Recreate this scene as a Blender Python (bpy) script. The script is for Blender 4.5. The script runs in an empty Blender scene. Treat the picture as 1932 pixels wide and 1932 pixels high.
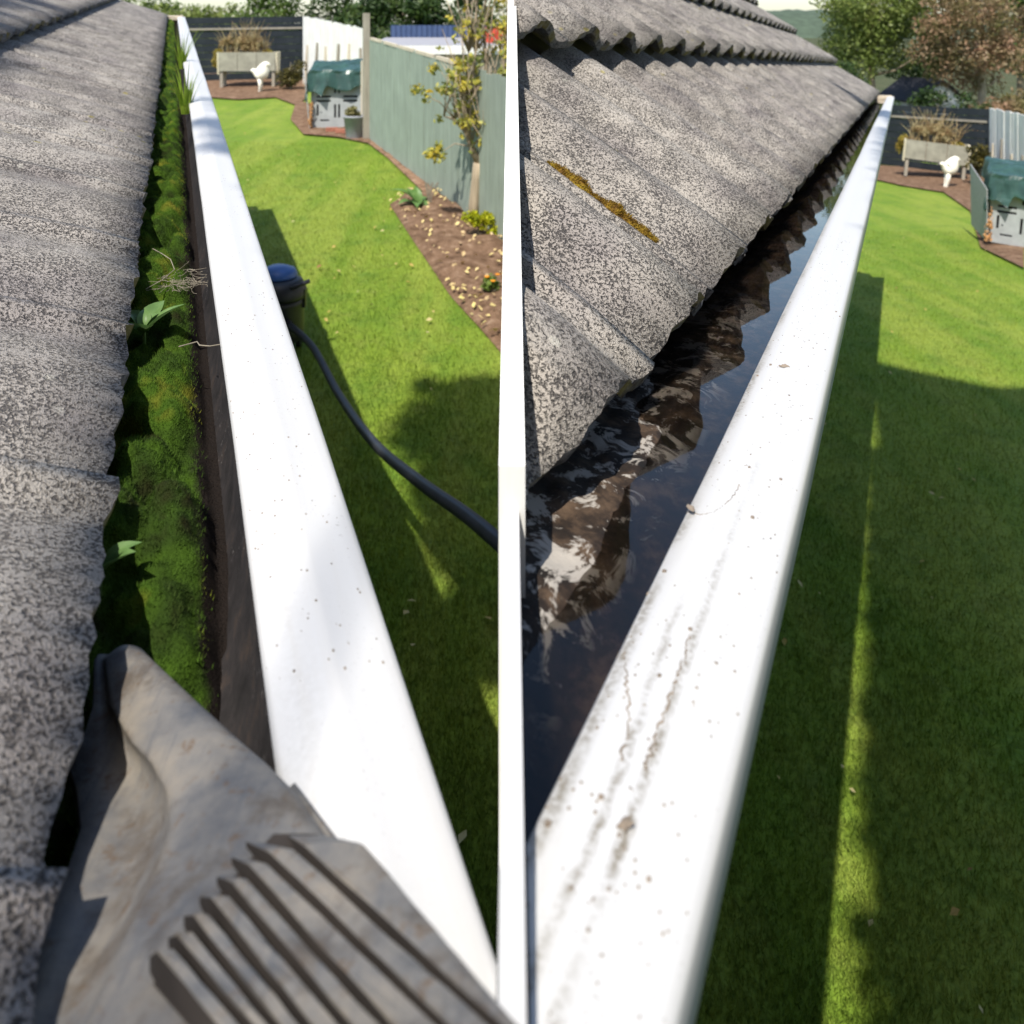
import bpy, bmesh, math, random
import numpy as np
from mathutils import Vector, Matrix, noise
random.seed(7); rng = np.random.default_rng(11)
S = bpy.context.scene
R_ = math.radians

# ---------------------------------------------------------------- camera
FPX, HV, CZ = 1600.0, 44.0, 2.7          # focal length and horizon in a 1932 px frame, eye height
cam = bpy.data.cameras.new('camera'); camo = bpy.data.objects.new('camera', cam)
S.collection.objects.link(camo); S.camera = camo
camo.location = (0, 0, CZ); camo.rotation_euler = (R_(90), 0, 0)
cam.sensor_width = 36; cam.lens = 36*FPX/1932; cam.shift_y = -(966-HV)/1932
cam.clip_start = 0.02; cam.clip_end = 3000
cam.dof.use_dof = True; cam.dof.focus_distance = 1.0; cam.dof.aperture_fstop = 9.0
# ---------------------------------------------------------------- light
SUN_EL, SUN_HEAD = 57.0, 20.0             # elevation, heading of the light (from +y towards +x)
w = bpy.data.worlds.new('World'); S.world = w; w.use_nodes = True
nt = w.node_tree; bg = nt.nodes['Background']
sk = nt.nodes.new('ShaderNodeTexSky'); sk.sky_type = 'NISHITA'; sk.sun_disc = False
sk.sun_elevation = R_(SUN_EL); sk.sun_rotation = R_(180+SUN_HEAD)
nt.links.new(sk.outputs[0], bg.inputs[0]); bg.inputs[1].default_value = 0.15
sun = bpy.data.lights.new('sun', 'SUN'); sun.energy = 4.5; sun.angle = R_(0.5); sun.color = (1, 0.94, 0.85)
suno = bpy.data.objects.new('sun', sun); S.collection.objects.link(suno)
LD = Vector((math.sin(R_(SUN_HEAD))*math.cos(R_(SUN_EL)), math.cos(R_(SUN_HEAD))*math.cos(R_(SUN_EL)), -math.sin(R_(SUN_EL))))
suno.rotation_euler = LD.to_track_quat('-Z', 'Y').to_euler()
S.view_settings.view_transform = 'Standard'; S.view_settings.look = 'None'
S.view_settings.exposure = 0.55; S.view_settings.gamma = 1.0
S.view_settings.use_curve_mapping = False
S.cycles.max_bounces = 6; S.cycles.diffuse_bounces = 3; S.cycles.glossy_bounces = 3; S.cycles.transmission_bounces = 5; S.cycles.transparent_max_bounces = 4

# ---------------------------------------------------------------- helpers
SL = 84.0/FPX                             # gentle slope of the garden: up on the left, down on the right
I4 = Matrix.Identity(4); WM = {}
def sm(a, b, x):                          # smooth step from a to b, either way round
    t = min(1, max(0, (x-a)/(b-a))); return t*t*(3-2*t)
def gz(x, y):
    yy = min(max(y, 0), 26.0); k = x/max(y, 0.5)
    return SL*yy*(1-2*sm(0.01, 0.2, k))
def PL(u, v, h=CZ):                       # left garden: pixel -> point h below the sloping sight plane
    y = FPX*h/(v+40); return Vector(((u-966)/FPX*y, y, CZ-h+SL*y))
def PR(u, v, h=CZ):
    y = FPX*h/(v-128); return Vector(((u-966)/FPX*y, y, CZ-h-SL*y))
def PX(u, v, y): return Vector(((u-966)/FPX*y, y, CZ-(v-HV)/FPX*y))
def frame(ax, s):                         # axes of an eaves run: p outwards, t along, w up; origin at the eye
    a = Vector((ax, 1, s)).normalized(); r = Vector((1, -ax, 0)).normalized(); n = r.cross(a)
    M = Matrix((r, a, n)).transposed().to_4x4(); M.translation = Vector((0, 0, CZ)); return M
ML = frame((325-966)/FPX, SL); MR = frame((1700-966)/FPX, -SL)

def mesh(name, v, f, smooth=False):
    me = bpy.data.meshes.new(name); me.from_pydata([tuple(q) for q in v], [], f); me.update()
    if smooth: me.polygons.foreach_set('use_smooth', [True]*len(me.polygons))
    return me
def npmesh(name, v, f, k):                # fast mesh from arrays, faces of k corners
    me = bpy.data.meshes.new(name); n = len(f)
    me.vertices.add(len(v)); me.vertices.foreach_set('co', np.asarray(v, np.float32).ravel())
    me.loops.add(n*k); me.loops.foreach_set('vertex_index', np.asarray(f, np.int32).ravel())
    me.polygons.add(n); me.polygons.foreach_set('loop_start', np.arange(0, n*k, k, dtype=np.int32))
    me.update(); me.validate(); return me
class MB:
    def __init__(s): s.v = []; s.f = []
    def add(s, v, f):
        o = len(s.v); s.v += [tuple(q) for q in v]; s.f += [tuple(i+o for i in g) for g in f]; return s
    def box(s, x0, x1, y0, y1, z0, z1, M=None):
        v = [Vector((x, y, z)) for x in (x0, x1) for y in (y0, y1) for z in (z0, z1)]
        if M is not None: v = [M @ q for q in v]
        return s.add(v, [(0,1,3,2),(4,6,7,5),(0,4,5,1),(2,3,7,6),(0,2,6,4),(1,5,7,3)])
    def tube(s, pts, rad, n=8, caps=True):
        pts = [Vector(p) for p in pts]; m = len(pts)
        rs = rad if isinstance(rad, (list, tuple)) else [rad]*m
        ref = Vector((0.31, 0.22, 0.92)); V = []
        for i, p in enumerate(pts):
            d = (pts[min(i+1, m-1)]-pts[max(i-1, 0)]).normalized()
            a = d.cross(ref)
            if a.length < 1e-3: a = d.cross(Vector((1, 0, 0)))
            a.normalize(); b = d.cross(a)
            for k in range(n):
                t = 2*math.pi*k/n; V.append(p+(a*math.cos(t)+b*math.sin(t))*rs[i])
        F = [(i*n+k, i*n+(k+1) % n, (i+1)*n+(k+1) % n, (i+1)*n+k) for i in range(m-1) for k in range(n)]
        if caps: F += [tuple(range(n))[::-1], tuple((m-1)*n+k for k in range(n))]
        return s.add(V, F)
    def lathe(s, prof, n=20, c=(0, 0, 0)):
        V = [(c[0]+r*math.cos(2*math.pi*k/n), c[1]+r*math.sin(2*math.pi*k/n), c[2]+z) for r, z in prof for k in range(n)]
        m = len(prof)
        F = [(i*n+k, i*n+(k+1) % n, (i+1)*n+(k+1) % n, (i+1)*n+k) for i in range(m-1) for k in range(n)]
        F += [tuple(range(n))[::-1], tuple((m-1)*n+k for k in range(n))]
        return s.add(V, F)
    def grid(s, fn, nu, nv):
        V = [fn(i/nu, j/nv) for j in range(nv+1) for i in range(nu+1)]
        F = [(j*(nu+1)+i, j*(nu+1)+i+1, (j+1)*(nu+1)+i+1, (j+1)*(nu+1)+i) for j in range(nv) for i in range(nu)]
        return s.add(V, F)
    def extr(s, prof, ts, wob=None):      # open profile [(p, w)] swept along t
        m = len(prof); V = []
        for t in ts:
            for p, q in prof:
                dp, dq = wob(t) if wob else (0, 0); V.append((p+dp, t, q+dq))
        F = [(i*m+k, i*m+k+1, (i+1)*m+k+1, (i+1)*m+k) for i in range(len(ts)-1) for k in range(m-1)]
        return s.add(V, F)
    def me(s, name, smooth=False): return mesh(name, s.v, s.f, smooth)

def link(name, me, mat=None, parent=None, M=I4, kind=None):
    o = bpy.data.objects.new(name, me); S.collection.objects.link(o)
    if me is not None and mat is not None:
        if not me.materials: me.materials.append(mat)
    WM[o] = M
    if parent is not None: o.parent = parent; o.matrix_basis = WM[parent].inverted() @ M
    else: o.matrix_basis = M
    if kind: o['kind'] = kind
    return o
def tag(o, label, cat, group=None):
    o['label'] = label; o['category'] = cat
    if group: o['group'] = group
    return o
def thing(name, label, cat, M=I4, group=None): return tag(link(name, None, M=M), label, cat, group)
def T(x, y, z, rz=0): return Matrix.Translation((x, y, z)) @ Matrix.Rotation(rz, 4, 'Z')
def fbm(x, y, z=0, o=3): return noise.fractal(Vector((x, y, z)), 1.0, 2.0, o)

# ---------------------------------------------------------------- materials
class NT:
    def __init__(s, name, rough=0.8, spec=0.3):
        s.m = bpy.data.materials.new(name); s.m.use_nodes = True; s.t = s.m.node_tree
        s.b = s.t.nodes['Principled BSDF']; s.b.inputs['Roughness'].default_value = rough
        s.b.inputs['Specular IOR Level'].default_value = spec
        s.geo = None
    def n(s, typ, **kw):
        q = s.t.nodes.new(typ)
        for k, v in kw.items():
            if k in q.inputs: s.set(q.inputs[k], v)
            else: setattr(q, k, v)
        return q
    def set(s, sock, v):
        if isinstance(v, bpy.types.NodeSocket): s.t.links.new(v, sock)
        else: sock.default_value = v
    def pos(s):
        if not s.geo: s.geo = s.n('ShaderNodeNewGeometry')
        return s.geo.outputs['Position']
    def obj(s): return s.n('ShaderNodeTexCoord').outputs['Object']
    def noise(s, scale, det=3, rough=0.55, vec=None, dist=0):
        q = s.n('ShaderNodeTexNoise', Scale=scale, Detail=det, Roughness=rough, Distortion=dist)
        s.set(q.inputs['Vector'], vec if vec is not None else s.pos()); return q.outputs['Fac']
    def voro(s, scale, vec=None, out='Distance'):
        q = s.n('ShaderNodeTexVoronoi', Scale=scale); s.set(q.inputs['Vector'], vec if vec is not None else s.pos()); return q.outputs[out]
    def ramp(s, fac, stops):
        q = s.n('ShaderNodeValToRGB'); s.set(q.inputs[0], fac); el = q.color_ramp.elements
        while len(el) < len(stops): el.new(0.5)
        for e, (p, c) in zip(el, stops):
            e.position = p; e.color = (c[0], c[1], c[2], 1) if isinstance(c, (tuple, list)) else (c, c, c, 1)
        return q.outputs[0]
    def mix(s, fac, a, b, mode='MIX'):
        q = s.n('ShaderNodeMix', data_type='RGBA', blend_type=mode)
        s.set(q.inputs['Factor'], fac)
        for k, v in ((6, a), (7, b)): s.set(q.inputs[k], v if isinstance(v, bpy.types.NodeSocket) else (*v, 1))
        return q.outputs[2]
    def math(s, op, a, b=0.0, c=0.0):
        q = s.n('ShaderNodeMath', operation=op); s.set(q.inputs[0], a); s.set(q.inputs[1], b); s.set(q.inputs[2], c); return q.outputs[0]
    def bump(s, h, strength=0.5, dist=0.002):
        q = s.n('ShaderNodeBump', Strength=strength, Distance=dist); s.set(q.inputs['Height'], h)
        s.t.links.new(q.outputs[0], s.b.inputs['Normal'])
    def col(s, c): s.set(s.b.inputs['Base Color'], c if isinstance(c, bpy.types.NodeSocket) else (*c, 1)); return s.m
def plain(name, c, rough=0.7, var=0.25, scale=30, spec=0.3, metal=0):
    q = NT(name, rough, spec); q.b.inputs['Metallic'].default_value = metal
    f = q.noise(scale, 4)
    q.bump(f, 0.25, 0.003)
    return q.col(q.ramp(f, [(0.3, tuple(x*(1-var) for x in c)), (0.7, tuple(min(1, x*(1+var)) for x in c))]))
def m_tile():
    q = NT('tile_concrete', 0.95, 0.15)
    g = q.noise(330, 2, 0.55, dist=0.7); big = q.noise(7, 3); g2 = q.noise(900, 1)
    pit = q.ramp(q.math('ADD', g, q.math('MULTIPLY', q.math('SUBTRACT', q.noise(16, 3, 0.6), 0.5), 0.30)), [(0.34, 0.0), (0.50, 1.0)])
    light = q.ramp(big, [(0.3, (0.37, 0.335, 0.315)), (0.5, (0.50, 0.46, 0.41)), (0.7, (0.57, 0.525, 0.46))])
    dark = q.ramp(big, [(0.3, (0.055, 0.052, 0.056)), (0.7, (0.13, 0.12, 0.11))])
    c = q.mix(pit, dark, light)
    c = q.mix(q.ramp(g2, [(0.35, 0.35), (0.6, 0.0)]), c, (0.10, 0.095, 0.09))
    oi = q.n('ShaderNodeObjectInfo'); c = q.mix(q.math('MULTIPLY', oi.outputs['Random'], 0.22), c, (0.13, 0.115, 0.105))
    st = q.noise(2.2, 4, 0.6); c = q.mix(q.ramp(st, [(0.42, 0.0), (0.68, 0.30)]), c, (0.18, 0.165, 0.155))
    lv = q.voro(18); c = q.mix(q.math('MULTIPLY', q.ramp(lv, [(0.10, 0.75), (0.17, 0.0)]), q.ramp(q.noise(3.1, 2), [(0.58, 0.0), (0.62, 1.0)])), c, (0.42, 0.36, 0.10))
    lw = q.voro(26); c = q.mix(q.math('MULTIPLY', q.ramp(lw, [(0.12, 0.7), (0.2, 0.0)]), q.ramp(q.noise(4.3, 2), [(0.6, 0.0), (0.63, 1.0)])), c, (0.5, 0.48, 0.42))
    q.bump(q.math('ADD', pit, q.math('MULTIPLY', g2, 0.35)), 1.0, 0.0045)
    return q.col(c)
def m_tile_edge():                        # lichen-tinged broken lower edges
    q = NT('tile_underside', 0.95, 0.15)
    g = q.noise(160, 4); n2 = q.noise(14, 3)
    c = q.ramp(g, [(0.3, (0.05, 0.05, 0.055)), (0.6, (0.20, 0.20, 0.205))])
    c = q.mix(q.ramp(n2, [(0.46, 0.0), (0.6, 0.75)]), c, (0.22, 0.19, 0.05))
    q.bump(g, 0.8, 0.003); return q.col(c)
def m_white(name, streaks):
    q = NT(name, 0.42, 0.4); o = q.obj()
    sp = q.ramp(q.noise(420, 3, 0.6, o), [(0.30, 1.0), (0.37, 0.0)])
    pt = q.ramp(q.noise(9, 4, 0.6, o), [(0.40, 0.0), (0.66, 1.0)])
    c = q.mix(q.math('MULTIPLY', sp, q.math('MULTIPLY', pt, 0.55)), (0.55, 0.55, 0.545), (0.20, 0.185, 0.165))
    st = q.n('ShaderNodeMapping'); q.set(st.inputs['Vector'], o); st.inputs['Scale'].default_value = (60, 2.2, 60)
    c = q.mix(q.math('MULTIPLY', q.ramp(q.noise(1.0, 4, 0.65, st.outputs[0]), [(0.50, 0.0), (0.75, 1.0)]), 0.20), c, (0.48, 0.44, 0.36))
    for (pp, wdt, t0, t1, amt, amp) in streaks:
        sx = q.n('ShaderNodeSeparateXYZ'); q.set(sx.inputs[0], o)
        n1 = q.math('MULTIPLY', q.math('SUBTRACT', q.noise(11, 3, 0.6, o), 0.5), amp)
        d = q.math('ABSOLUTE', q.math('SUBTRACT', q.math('ADD', sx.outputs[0], n1), pp))
        k = q.math('SUBTRACT', 1.0, q.math('DIVIDE', d, wdt)); k = q.math('MAXIMUM', k, 0.0)
        k = q.math('MULTIPLY', k, q.ramp(q.noise(260, 3, 0.7, o), [(0.36, 0.15), (0.60, 1.0)]))
        k = q.math('MULTIPLY', k, q.ramp(q.noise(14, 2, 0.6, o), [(0.34, 0.1), (0.58, 1.0)]))
        mr = q.n('ShaderNodeMapRange'); q.set(mr.inputs[0], sx.outputs[1]); mr.inputs[1].default_value = t0; mr.inputs[2].default_value = t1
        mr.inputs[3].default_value = 1; mr.inputs[4].default_value = 0
        k = q.math('MULTIPLY', q.math('MULTIPLY', k, mr.outputs[0]), amt); 
        c = q.mix(q.math('MINIMUM', k, 0.95), c, (0.17, 0.145, 0.10))
    q.bump(q.noise(120, 4, 0.6, o), 0.12, 0.0015); return q.col(c)
def m_grass(name, a, b, c3, scale=1.2):
    q = NT(name, 0.75, 0.15)
    big = q.noise(scale, 4, 0.6); fine = q.noise(38, 3, 0.6)
    st = q.n('ShaderNodeMapping'); q.set(st.inputs['Vector'], q.pos()); st.inputs['Rotation'].default_value = (0, 0, R_(-16)); st.inputs['Scale'].default_value = (2.4, 0.25, 1)
    stripe = q.noise(1.0, 2, 0.5, st.outputs[0])
    c = q.mix(q.ramp(big, [(0.34, 0.0), (0.66, 1.0)]), a, b)
    c = q.mix(q.ramp(stripe, [(0.45, 0.0), (0.62, 0.65)]), c, c3)
    c = q.mix(q.ramp(q.noise(5.5, 4, 0.7), [(0.50, 0.0), (0.72, 0.55)]), c, (a[0]*1.5, a[1]*1.0, a[2]*2.2))
    c = q.mix(q.ramp(q.noise(2.6, 4, 0.7), [(0.50, 0.0), (0.70, 0.5)]), c, (a[0]*.45, a[1]*.65, a[2]*.8))
    c = q.mix(q.ramp(fine, [(0.36, 0.55), (0.52, 0.0)]), c, tuple(x*0.5 for x in a))
    q.bump(fine, 0.6, 0.03); return q.col(c)
def m_leaf(name, stops, scale=9.0, trans=0.25, rough=0.5):
    q = NT(name, rough, 0.3); f = q.noise(scale, 2, 0.7)
    q.col(q.ramp(f, stops)); 
    if trans:
        tr = q.n('ShaderNodeBsdfTranslucent'); q.t.links.new(q.b.inputs['Base Color'].links[0].from_socket, tr.inputs[0])
        mx = q.n('ShaderNodeMixShader'); mx.inputs[0].default_value = trans
        out = q.t.nodes['Material Output']; q.t.links.new(q.b.outputs[0], mx.inputs[1]); q.t.links.new(tr.outputs[0], mx.inputs[2]); q.t.links.new(mx.outputs[0], out.inputs[0])
    return q.m
def m_water():
    q = NT('gutter_water', 0.02, 0.5); q.b.inputs['IOR'].default_value = 1.33
    q.b.inputs['Transmission Weight'].default_value = 1.0; q.bump(q.noise(24, 2), 0.02, 0.004)
    return q.col((0.50, 0.47, 0.43))
def m_silt():
    q = NT('gutter_silt', 0.8, 0.3); n1 = q.noise(30, 5, 0.65); n2 = q.noise(24, 4, 0.7, dist=0.6); sx = q.n('ShaderNodeSeparateXYZ'); q.set(sx.inputs[0], q.obj())
    c = q.ramp(n1, [(0.32, (0.006, 0.005, 0.004)), (0.5, (0.022, 0.014, 0.009)), (0.70, (0.10, 0.065, 0.04))])
    side = q.n('ShaderNodeMapRange'); q.set(side.inputs[0], sx.outputs[0]); side.inputs[1].default_value = -0.170; side.inputs[2].default_value = -0.195
    near = q.n('ShaderNodeMapRange'); q.set(near.inputs[0], sx.outputs[1]); near.inputs[1].default_value = 1.5; near.inputs[2].default_value = 0.7
    c = q.mix(q.math('MULTIPLY', q.math('MULTIPLY', side.outputs[0], near.outputs[0]), q.ramp(n2, [(0.52, 0.0), (0.58, 0.9)])), c, (0.40, 0.37, 0.33))
    q.bump(q.noise(150, 4), 0.5, 0.002); return q.col(c)
def m_soil(name='garden_soil', k=1.0):
    q = NT(name, 0.95, 0.1); n1 = q.noise(9, 5, 0.65)
    c = q.ramp(n1, [(0.3, (0.085*k, 0.05*k, 0.03*k)), (0.55, (0.20*k, 0.125*k, 0.08*k)), (0.72, (0.30*k, 0.21*k, 0.145*k))])
    q.bump(q.noise(45, 4), 0.9, 0.03); return q.col(c)
def m_board(name, c, var=0.18):
    q = NT(name, 0.85, 0.15); st = q.n('ShaderNodeMapping'); q.set(st.inputs['Vector'], q.pos()); st.inputs['Scale'].default_value = (22, 22, 1.4)
    f = q.noise(1.0, 4, 0.65, st.outputs[0]); f2 = q.noise(3.2, 3)
    cc = q.mix(q.ramp(f, [(0.3, 0.0), (0.7, 1.0)]), tuple(x*(1-var) for x in c), tuple(x*(1+var) for x in c))
    cc = q.mix(q.ramp(f2, [(0.45, 0.0), (0.75, 0.35)]), cc, tuple(x*1.35+0.02 for x in c))
    q.bump(f, 0.4, 0.004); return q.col(cc)
TILE, TEDGE = m_tile(), m_tile_edge()
LIPL = m_white('white_gutter_paint', [(0.062, 0.02, 0.0, 7.0, 0.16, 0.02)])
LIPR = m_white('white_gutter_paint_dirty', [(-0.1038, 0.0038, 0.25, 0.8, 1.6, 0.006), (-0.117, 0.0042, 0.2, 0.66, 1.5, 0.02), (-0.137, 0.006, 0.2, 4.0, 0.9, 0.006)])
WALLW = plain('white_render', (0.72, 0.71, 0.68), 0.85, 0.08, 25)
def m_trough():
    q = NT('dirty_gutter_inside', 0.8, 0.2); f = q.noise(35, 5, 0.7); g = q.noise(190, 3, 0.7)
    c = q.ramp(f, [(0.3, (0.012, 0.011, 0.011)), (0.55, (0.026, 0.023, 0.023)), (0.75, (0.05, 0.036, 0.028))])
    c = q.mix(q.math('MULTIPLY', q.ramp(g, [(0.62, 0.0), (0.70, 1.0)]), q.ramp(q.noise(12, 2), [(0.5, 0.0), (0.62, 0.8)])), c, (0.22, 0.21, 0.20))
    q.bump(g, 0.4, 0.002); return q.col(c)
TROUGH = m_trough()
GRASS = m_grass('lawn_grass', (0.125, 0.215, 0.022), (0.185, 0.265, 0.028), (0.255, 0.31, 0.05))
BLADE = m_grass('lawn_blades', (0.125, 0.22, 0.022), (0.19, 0.27, 0.03), (0.29, 0.34, 0.065), 1.6)
SOIL = m_soil(); SOILP = m_soil('pale_soil', 1.35)
MOSS = m_leaf('gutter_moss', [(0.28, (0.035, 0.022, 0.01)), (0.40, (0.045, 0.085, 0.010)), (0.55, (0.085, 0.17, 0.014)), (0.70, (0.24, 0.24, 0.025))], 17, 0.35, 0.8)
def m_mossb():
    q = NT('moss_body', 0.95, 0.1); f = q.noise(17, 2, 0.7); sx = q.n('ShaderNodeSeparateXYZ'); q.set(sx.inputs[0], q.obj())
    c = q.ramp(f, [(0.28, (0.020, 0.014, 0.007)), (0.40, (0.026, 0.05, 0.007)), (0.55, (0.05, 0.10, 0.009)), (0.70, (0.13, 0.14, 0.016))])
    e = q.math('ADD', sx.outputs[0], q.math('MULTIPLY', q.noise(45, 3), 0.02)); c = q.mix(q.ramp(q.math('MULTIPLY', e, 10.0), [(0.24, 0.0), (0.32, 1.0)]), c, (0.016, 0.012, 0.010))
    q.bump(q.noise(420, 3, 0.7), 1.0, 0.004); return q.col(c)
MOSSB = m_mossb()
MOSSO = m_leaf('orange_moss', [(0.3, (0.10, 0.05, 0.01)), (0.5, (0.20, 0.12, 0.012)), (0.7, (0.28, 0.20, 0.02))], 60, 0.1, 0.9)
BLACK = plain('black_plastic', (0.018, 0.019, 0.024), 0.4, 0.3, 20, 0.5)
BLUE = plain('blue_plastic', (0.05, 0.14, 0.42), 0.35, 0.2, 12, 0.5)
HOSE = plain('ribbed_hose', (0.03, 0.033, 0.042), 0.45, 0.3, 15, 0.5)
WOODG = m_board('weathered_timber', (0.30, 0.27, 0.22)); WOODP = m_board('pale_timber', (0.52, 0.46, 0.36))
FENG = m_board('green_fence_paint', (0.25, 0.295, 0.245)); FEND = m_board('dark_fence_paint', (0.022, 0.028, 0.034))
FENW = m_board('white_fence_paint', (0.70, 0.70, 0.67), 0.1)
TWIG = plain('dry_twig', (0.24, 0.21, 0.16), 0.9, 0.35, 60); BARK = m_board('tree_bark', (0.33, 0.27, 0.19), 0.35)

# ---------------------------------------------------------------- ground
xs = np.unique(np.concatenate([np.linspace(-14, 16, 121), np.array([-400, -150, -60, -30, -20, 22, 30, 45, 80, 170, 400])]))
ys = np.unique(np.concatenate([np.linspace(-6, 30, 109), np.array([-60, -25, -12, 36, 45, 60, 100, 200, 500, 1500])]))
V = [(x, y, gz(x, y)+(0.004*fbm(x*.9, y*.9) if abs(x) < 20 and y < 30 else 0)) for y in ys for x in xs]
nx = len(xs)
F = [(j*nx+i, j*nx+i+1, (j+1)*nx+i+1, (j+1)*nx+i) for j in range(len(ys)-1) for i in range(nx-1)]
Fn = [g for g in F if V[g[3]][1] < 24.6 and abs(V[g[0]][0]) < 29]; Ff = [g for g in F if not (V[g[3]][1] < 24.6 and abs(V[g[0]][0]) < 29)]
link('lawn', mesh('lawn', V, Fn, True), GRASS, kind='structure')
link('field', mesh('field', V, Ff, True), m_grass('rough_field', (0.05, 0.065, 0.02), (0.075, 0.08, 0.03), (0.10, 0.10, 0.045), 0.4), kind='structure')

BED = [PL(735, 388), PL(775, 450), PL(850, 562), PL(905, 622), PL(963, 690), PL(963, 470), PL(900, 418), PL(822, 362), PL(770, 366)]
def inpoly(x, y, P):
    c = False; n = len(P)
    for i in range(n):
        a, b = P[i], P[i-1]
        if (a[1] > y) != (b[1] > y) and x < (b[0]-a[0])*(y-a[1])/(b[1]-a[1])+a[0]: c = not c
    return c
def sheet(name, P, mat, lift=0.02, res=0.14, rough=0.03, kind='structure', drop=0.0):
    bm = bmesh.new(); bm.faces.new([bm.verts.new((p[0], p[1], 0)) for p in P])
    x0, x1 = min(p[0] for p in P), max(p[0] for p in P); y0, y1 = min(p[1] for p in P), max(p[1] for p in P)
    for axis, a, b in ((0, x0, x1), (1, y0, y1)):
        k = a+res
        while k < b:
            co = (k, 0, 0) if axis == 0 else (0, k, 0); no = (1, 0, 0) if axis == 0 else (0, 1, 0)
            bmesh.ops.bisect_plane(bm, geom=bm.verts[:]+bm.edges[:]+bm.faces[:], plane_co=co, plane_no=no); k += res
    bd = {v for e in bm.edges if e.is_boundary for v in e.verts}
    for v in bm.verts:
        v.co.z = gz(v.co.x, v.co.y)+lift+(drop if v in bd else rough*(0.6+fbm(v.co.x*3, v.co.y*3, 2)))
    me = bpy.data.meshes.new(name); bm.to_mesh(me); bm.free()
    me.polygons.foreach_set('use_smooth', [True]*len(me.polygons))
    return link(name, me, mat, kind=kind)
sheet('flower_bed', BED, SOIL, 0.03, 0.16, 0.06, drop=-0.015)
sheet('fence_soil_strip', [PL(685, 246), PL(690, 270), PL(730, 300), PL(800, 368), PL(830, 372), PL(700, 258)], SOILP, 0.03, 0.2, 0.02)
sheet('bin_soil_patch', [PL(548, 228), PL(572, 256), PL(640, 262), PL(700, 275), PL(700, 240), PL(560, 190)], SOIL, 0.035, 0.3, 0.02)
sheet('back_soil_patch', [PL(392, 186), PL(450, 190), PL(520, 186), PL(556, 200), PL(575, 190), PL(590, 140), PL(380, 140)], SOIL, 0.035, 0.4, 0.02)
sheet('shaded_soil_patch', [PR(1640, 338), PR(1700, 352), PR(1780, 365), PR(1830, 400), PR(1850, 470), PR(1932, 510), PR(1932, 440), PR(1870, 330), PR(1640, 312)], SOIL, 0.035, 0.4, 0.02)

def blades(n, sampler, L, W, lean=0.5):
    P = sampler(n); n = len(P)
    ang = rng.uniform(0, 2*np.pi, n); ln = L*rng.uniform(0.55, 1.25, n); dirx, diry = np.cos(ang), np.sin(ang)
    wv = np.stack([-diry, dirx, np.zeros(n)], 1)*(W*rng.uniform(0.6, 1.2, n))[:, None]
    la = rng.uniform(0, 2*np.pi, n); lm = lean*rng.uniform(0, 1, n)
    tip = P+np.stack([np.cos(la)*lm*ln, np.sin(la)*lm*ln, ln], 1)
    v = np.empty((n*3, 3)); v[0::3] = P-wv; v[1::3] = P+wv; v[2::3] = tip
    return v, np.arange(n*3).reshape(-1, 3)
def lawn_sampler(left):
    def f(n):
        y = 1.0/rng.uniform(1/19.5, 1/1.9, n) if left else 1.0/rng.uniform(1/19.5, 1/1.7, n)
        y = np.where(rng.random(n) < 0.55, rng.uniform(2.0, 14, n), y)
        k0, k1 = (-0.40, 0.02) if left else (0.16, 0.64)
        x = y*rng.uniform(k0, k1, n)+(0.5 if left else -0.6)*rng.random(n)*(rng.random(n) < 0.5)
        ok = np.array([not inpoly(a, b, BED) for a, b in zip(x, y)]); x, y = x[ok], y[ok]
        z = np.array([gz(a, b) for a, b in zip(x, y)]); return np.stack([x, y, z-0.004], 1)
    return f
for left in (True, False):
    v, f = blades(110000, lawn_sampler(left), 0.045, 0.0028, 0.8)
    link('grass_blades', npmesh('grass_blades', v, f, 3), BLADE, kind='stuff')

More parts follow.
